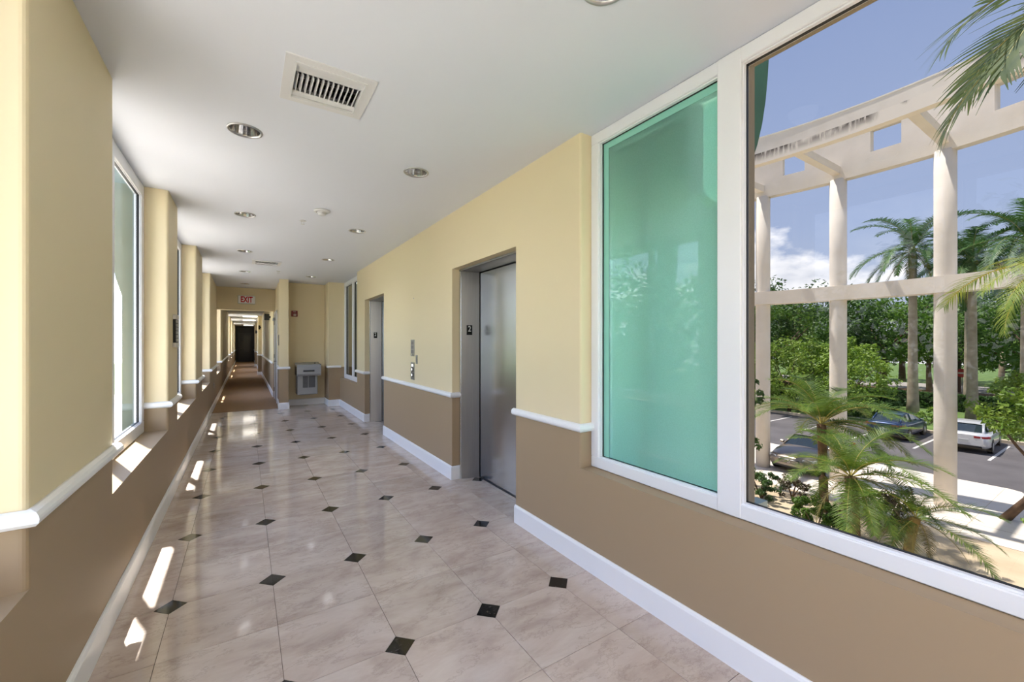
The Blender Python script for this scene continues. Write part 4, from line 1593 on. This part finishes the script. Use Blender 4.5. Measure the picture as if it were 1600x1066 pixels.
SG_ = None
shrub(15.3, 7.55, .75, 1.0, LEAFD, 'rounded dark green shrub at the lower left corner of the window view', 101, .05, 34, 70)
shrub(16.3, 7.0, .65, .85, LEAFR, 'reddish brown shrub in front of the silver car', 102, .045, 26, 55)
shrub(13.9, 5.35, .72, .95, LEAF, 'bright green shrub at the foot of the middle short palm', 103, .06, 34, 70)
shrub(16.2, 4.35, .8, 1.25, LEAFR, 'dark reddish shrub right of the middle short palm', 104, .05, 30, 60)
shrub(18.9, 1.55, .6, .9, LEAFB, 'small bright bush at the right edge of the paving', 105, .06, 24, 50)
# creeping foliage beside the left column (edge of the view)
t = thing('young_tree', 'slim dark leafed sapling at the left edge of the clear pane', 'tree', (12.9, 6.85, G))
obj('trunk', MB().tube([(0, 0, -.05), (.05, 0, 2), (0, .05, 3.9)], [.05, .04, .015], n=7), BARKD, t)
o = obj('foliage', foliage_mesh('foliage', 131, .5, .5, 1.5, 26, 50, .06, LEAFD, -1, .1), None, t, loc=(0, 0, 3.4))
o['kind'] = 'stuff'

shrub(38.4, 12.9, 1.7, 1.9, LEAFD, 'broad dark shrub on the lawn left of the tall palm trunk', 141, .12, 40, 60)
shrub(38.6, 10.9, 1.4, 1.6, LEAFD, 'lower dark shrub on the lawn right beside the tall palm trunk', 142, .12, 36, 60)
shrub(38.0, 15.2, 1.7, 1.8, LEAFD, 'dark shrub on the lawn behind the second pergola column', 143, .12, 36, 60)
shrub(38.8, 8.3, 1.0, 1.1, LEAFB, 'yellow green shrub on the lawn just left of the widest column', 144, .09, 26, 50)
# traffic sign far off
t = thing('road_sign', 'small round red road sign with white bar on a post beneath the far trees', 'road sign', (58.0, 10.15, G), rz=rad(170))
obj('post', MB().box(-.04, .04, -.03, .03, 0, 2.3), GREYM, t)
obj('sign_disc', MB().lathe([(.42, 0), (.42, .02)], n=24), mat('road_sign_red', (200, 40, 40), .4), t, loc=(.05, 0, 2.55)).rotation_euler = (0, PI / 2, 0)
obj('bar', MB().box(.07, .085, -.28, .28, 2.48, 2.62), WHT, t)
# distant trunks
for k, (x, y, h) in enumerate([(57.2, 11.1, 4.5), (61, 8.0, 4.6), (64, 13.7, 4.5), (59.5, 6.5, 4.2)]):
    t = thing('bare_trunk', ['thick pale tree trunk left of the round road sign', 'slim pale trunk right of the second tall palm',
                             'slim trunk under the far trees near the first tall palm', 'slim dark trunk near the right edge under the far trees'][k], 'tree trunk', (x, y, G))
    obj('trunk', MB().tube([(0, 0, 0), (.05, .1, h * .5), (0, 0, h)], [.3, .22, .2], n=8), BARK, t)
    for q in (-1, 1):
        obj('branch', MB().tube([(0, 0, h * .8), (0, q * .8, h + .8), (.1, q * 1.9, h + 1.6)], [.14, .1, .05], n=6), BARKD, t)


# ------------------------------------------------------------------ cars (front at +x)
def car(label, loc, rz, paint, group='parked cars', scale=1.0):
    t = thing('car', label, 'car', loc, rz, group)
    t.scale = (scale,) * 3
    CP = mat(paint[0], paint[1], .28, metal=.35, coat=.6)
    GL = mat('car_glass', (44, 54, 60), .06, coat=.5)
    # body stations: x, half width, sill z, shoulder z, top z
    st = [(2.30, .52, .42, .56, .62), (2.24, .74, .30, .60, .70), (2.05, .84, .24, .66, .78), (1.6, .89, .20, .72, .90), (1.0, .90, .20, .78, .98),
          (.3, .90, .20, .82, 1.0), (-.6, .90, .20, .84, 1.0), (-1.4, .90, .22, .86, 1.02), (-1.9, .87, .26, .84, 1.03), (-2.16, .80, .34, .78, 1.0),
          (-2.27, .66, .44, .70, .92)]
    b = MB()
    sec = []
    for x, w, zs, zm, zt in st:
        ring = [(x, -w * .86, zs), (x, -w, zs + .12), (x, -w * 1.0, (zs + zm) / 2 + .05), (x, -w * .985, zm), (x, -w * .90, zt - .04), (x, -w * .6, zt), (x, 0, zt + .015),
                (x, w * .6, zt), (x, w * .90, zt - .04), (x, w * .985, zm), (x, w, (zs + zm) / 2 + .05), (x, w, zs + .12), (x, w * .86, zs)]
        i = len(b.v)
        b.v += ring
        sec.append(i)
    n_ = 13
    for a_, c_ in zip(sec, sec[1:]):
        for k in range(n_):
            b.f.append((a_ + k, a_ + (k + 1) % n_, c_ + (k + 1) % n_, c_ + k))
            b.m.append(0)
            b.sm.append(True)
    for s_ in (sec[0], sec[-1]):
        b.f.append(tuple(s_ + k for k in range(n_)))
        b.m.append(0)
        b.sm.append(False)
    obj('body', b, CP, t)
    # greenhouse: glass loft then roof skin
    gs = [(.98, .78, .96, .97), (.25, .74, .98, 1.36), (-.1, .72, .98, 1.42), (-.9, .70, .98, 1.42), (-1.35, .68, 1.0, 1.33), (-1.95, .66, 1.0, 1.02)]
    def loft(sel, zlo, inset, m, name, caps=True):
        g = MB()
        se = []
        for x, w, zb, zt in sel:
            wt = w * .80
            se.append(len(g.v))
            if zlo:
                g.v += [(x, -w, zb), (x, -(wt + .02), zt - .02), (x, -wt * .6, zt), (x, wt * .6, zt), (x, wt + .02, zt - .02), (x, w, zb)]
            else:
                g.v += [(x, -(wt + .035), zt - .03), (x, -wt * .95, zt + .005), (x, -wt * .5, zt + .02), (x, wt * .5, zt + .02), (x, wt * .95, zt + .005), (x, wt + .035, zt - .03)]
        for a_, c_ in zip(se, se[1:]):
            for k in range(5):
                g.f.append((a_ + k, a_ + k + 1, c_ + k + 1, c_ + k))
                g.m.append(0)
                g.sm.append(False)
        return obj(name, g, m, t)
    loft(gs, True, 0, GL, 'window_glass')
    loft([(.34, .74, 0, 1.335), (.1, .735, 0, 1.40), (-.2, .73, 0, 1.43), (-.9, .71, 0, 1.43), (-1.3, .69, 0, 1.36)], False, 0, CP, 'roof')
    for sgn in (-1, 1):
        p_ = MB()
        p_.tube([(.98, sgn * .76, .97), (.3, sgn * .62, 1.35)], .028, n=6)
        p_.tube([(-.45, sgn * .735, .98), (-.45, sgn * .60, 1.41)], .03, n=6)
        p_.tube([(-1.95, sgn * .64, 1.0), (-1.3, sgn * .57, 1.36)], .05, n=6)
        obj('pillar', p_, CP, t)
        mr_ = obj('side_mirror', MB().bbox(.70, .82, sgn * .93 - .09, sgn * .93 + .09, .96, 1.08, .03), CP, t)
        for x in (1.42, -1.35):
            wv = MB().lathe([(.20, -.10), (.31, -.10), (.325, -.06), (.325, .06), (.31, .10), (.20, .10)], n=20)
            wv.v = [(v[0], v[2], v[1]) for v in wv.v]
            o = obj('wheel', wv, mat('tyre', (28, 28, 30), .8), t, loc=(x, sgn * .80, .325))
            rm = MB().lathe([(.21, -.03), (.19, .02), (.05, .03), (.001, .03)], n=16, cap=False)
            rm.v = [(v[0], v[2] * sgn + sgn * .09, v[1]) for v in rm.v]
            obj('rim', rm, mat('rim', (170, 172, 176), .3, metal=.8), o)
            ah = MB().lathe([(.37, -.005), (.37, .005)], n=20)
            ah.v = [(v[0], v[2], v[1]) for v in ah.v]
            obj('wheel_arch', ah, BLK, t, loc=(x, sgn * .90, .345))
        hl = MB()
        hl.prism([(2.20, sgn * .50), (2.27, sgn * .50), (2.10, sgn * .83), (1.85, sgn * .87), (1.95, sgn * .70)], .60, .70)
        obj('headlight', hl, mat('headlight', (215, 220, 225), .15), t)
        tl_ = MB()
        tl_.prism([(-2.16, sgn * .35), (-2.29, sgn * .35), (-2.26, sgn * .68), (-2.10, sgn * .86), (-1.95, sgn * .885), (-2.0, sgn * .7)], .80, .90)
        obj('tail_light', tl_, mat('tail_red', (170, 30, 40), .25), t)
        fg = MB().bbox(2.12, 2.24, sgn * .62 - .12, sgn * .62 + .12, .34, .42, .02)
        obj('fog_light', fg, mat('fog', (190, 190, 190), .3), t)
    gr_ = obj('grille', MB().bbox(2.22, 2.325, -.40, .40, .47, .63, .02), mat('car_black', (20, 20, 22), .35), t)
    for z in (.51, .55, .59):
        obj('grille_bar', MB().box(2.32, 2.332, -.38, .38, z - .006, z + .006), CHROME, gr_)
    em = MB().lathe([(.062, 0), (.07, 0), (.07, .012), (.062, .012), (.062, 0)], n=20, cap=False)
    for k in range(3):
        a_ = PI / 2 + k * 2 * PI / 3
        em.tube([(0, 0, .006), (math.cos(a_) * .064, math.sin(a_) * .064, .006)], [.008, .003], n=4)
    em.v = [(2.333 + v[2], v[0], .55 + v[1]) for v in em.v]
    obj('emblem', em, CHROME, gr_)
    obj('bumper_intake', MB().bbox(2.12, 2.27, -.68, .68, .27, .40, .03), mat('car_black', (20, 20, 22), .35), t)
    obj('rear_diffuser', MB().bbox(-2.25, -2.1, -.62, .62, .27, .40, .03), mat('car_black', (20, 20, 22), .35), t)
    obj('number_plate', MB().bbox(-2.305, -2.285, -.17, .17, .60, .70, .004), mat('plate_pale', (200, 200, 196), .5), t)
    return t


car('silver sedan facing the window behind the short palms', (21.35, 8.32, G), PI, ('champagne_silver', (138, 126, 114)))
car('white sedan seen from behind, right of the widest pergola column', (32.7, 5.4, G - .05), .05, ('pearl_white', (236, 236, 236)))
car('dark blue car parked behind the tall palm trunk foot', (32.9, 8.45, G - .05), .0, ('deep_blue', (30, 56, 96)))
car('pale grey car glimpsed at the right edge behind the small tree', (29.6, .9, G - .05), PI + .2, ('pale_grey', (200, 202, 204)))

# ------------------------------------------------------------------ left side of the building
for k, (kind, x, y, sc, rz) in enumerate([('wide', -11, 9.5, .78, 0), ('dark', -14, 16, .85, 1), ('wide', -15, 24, .9, 2), ('dark', -13, 2.5, .8, 3),
                                          ('wide', -12, 34, .9, 4), ('open', -17, -5, .9, 2)]):
    tree(kind, x, y, sc, rz, '%s leafy tree in the row outside the left windows' % ['first', 'second', 'third', 'fourth', 'fifth', 'sixth'][k], 'trees outside the left windows')
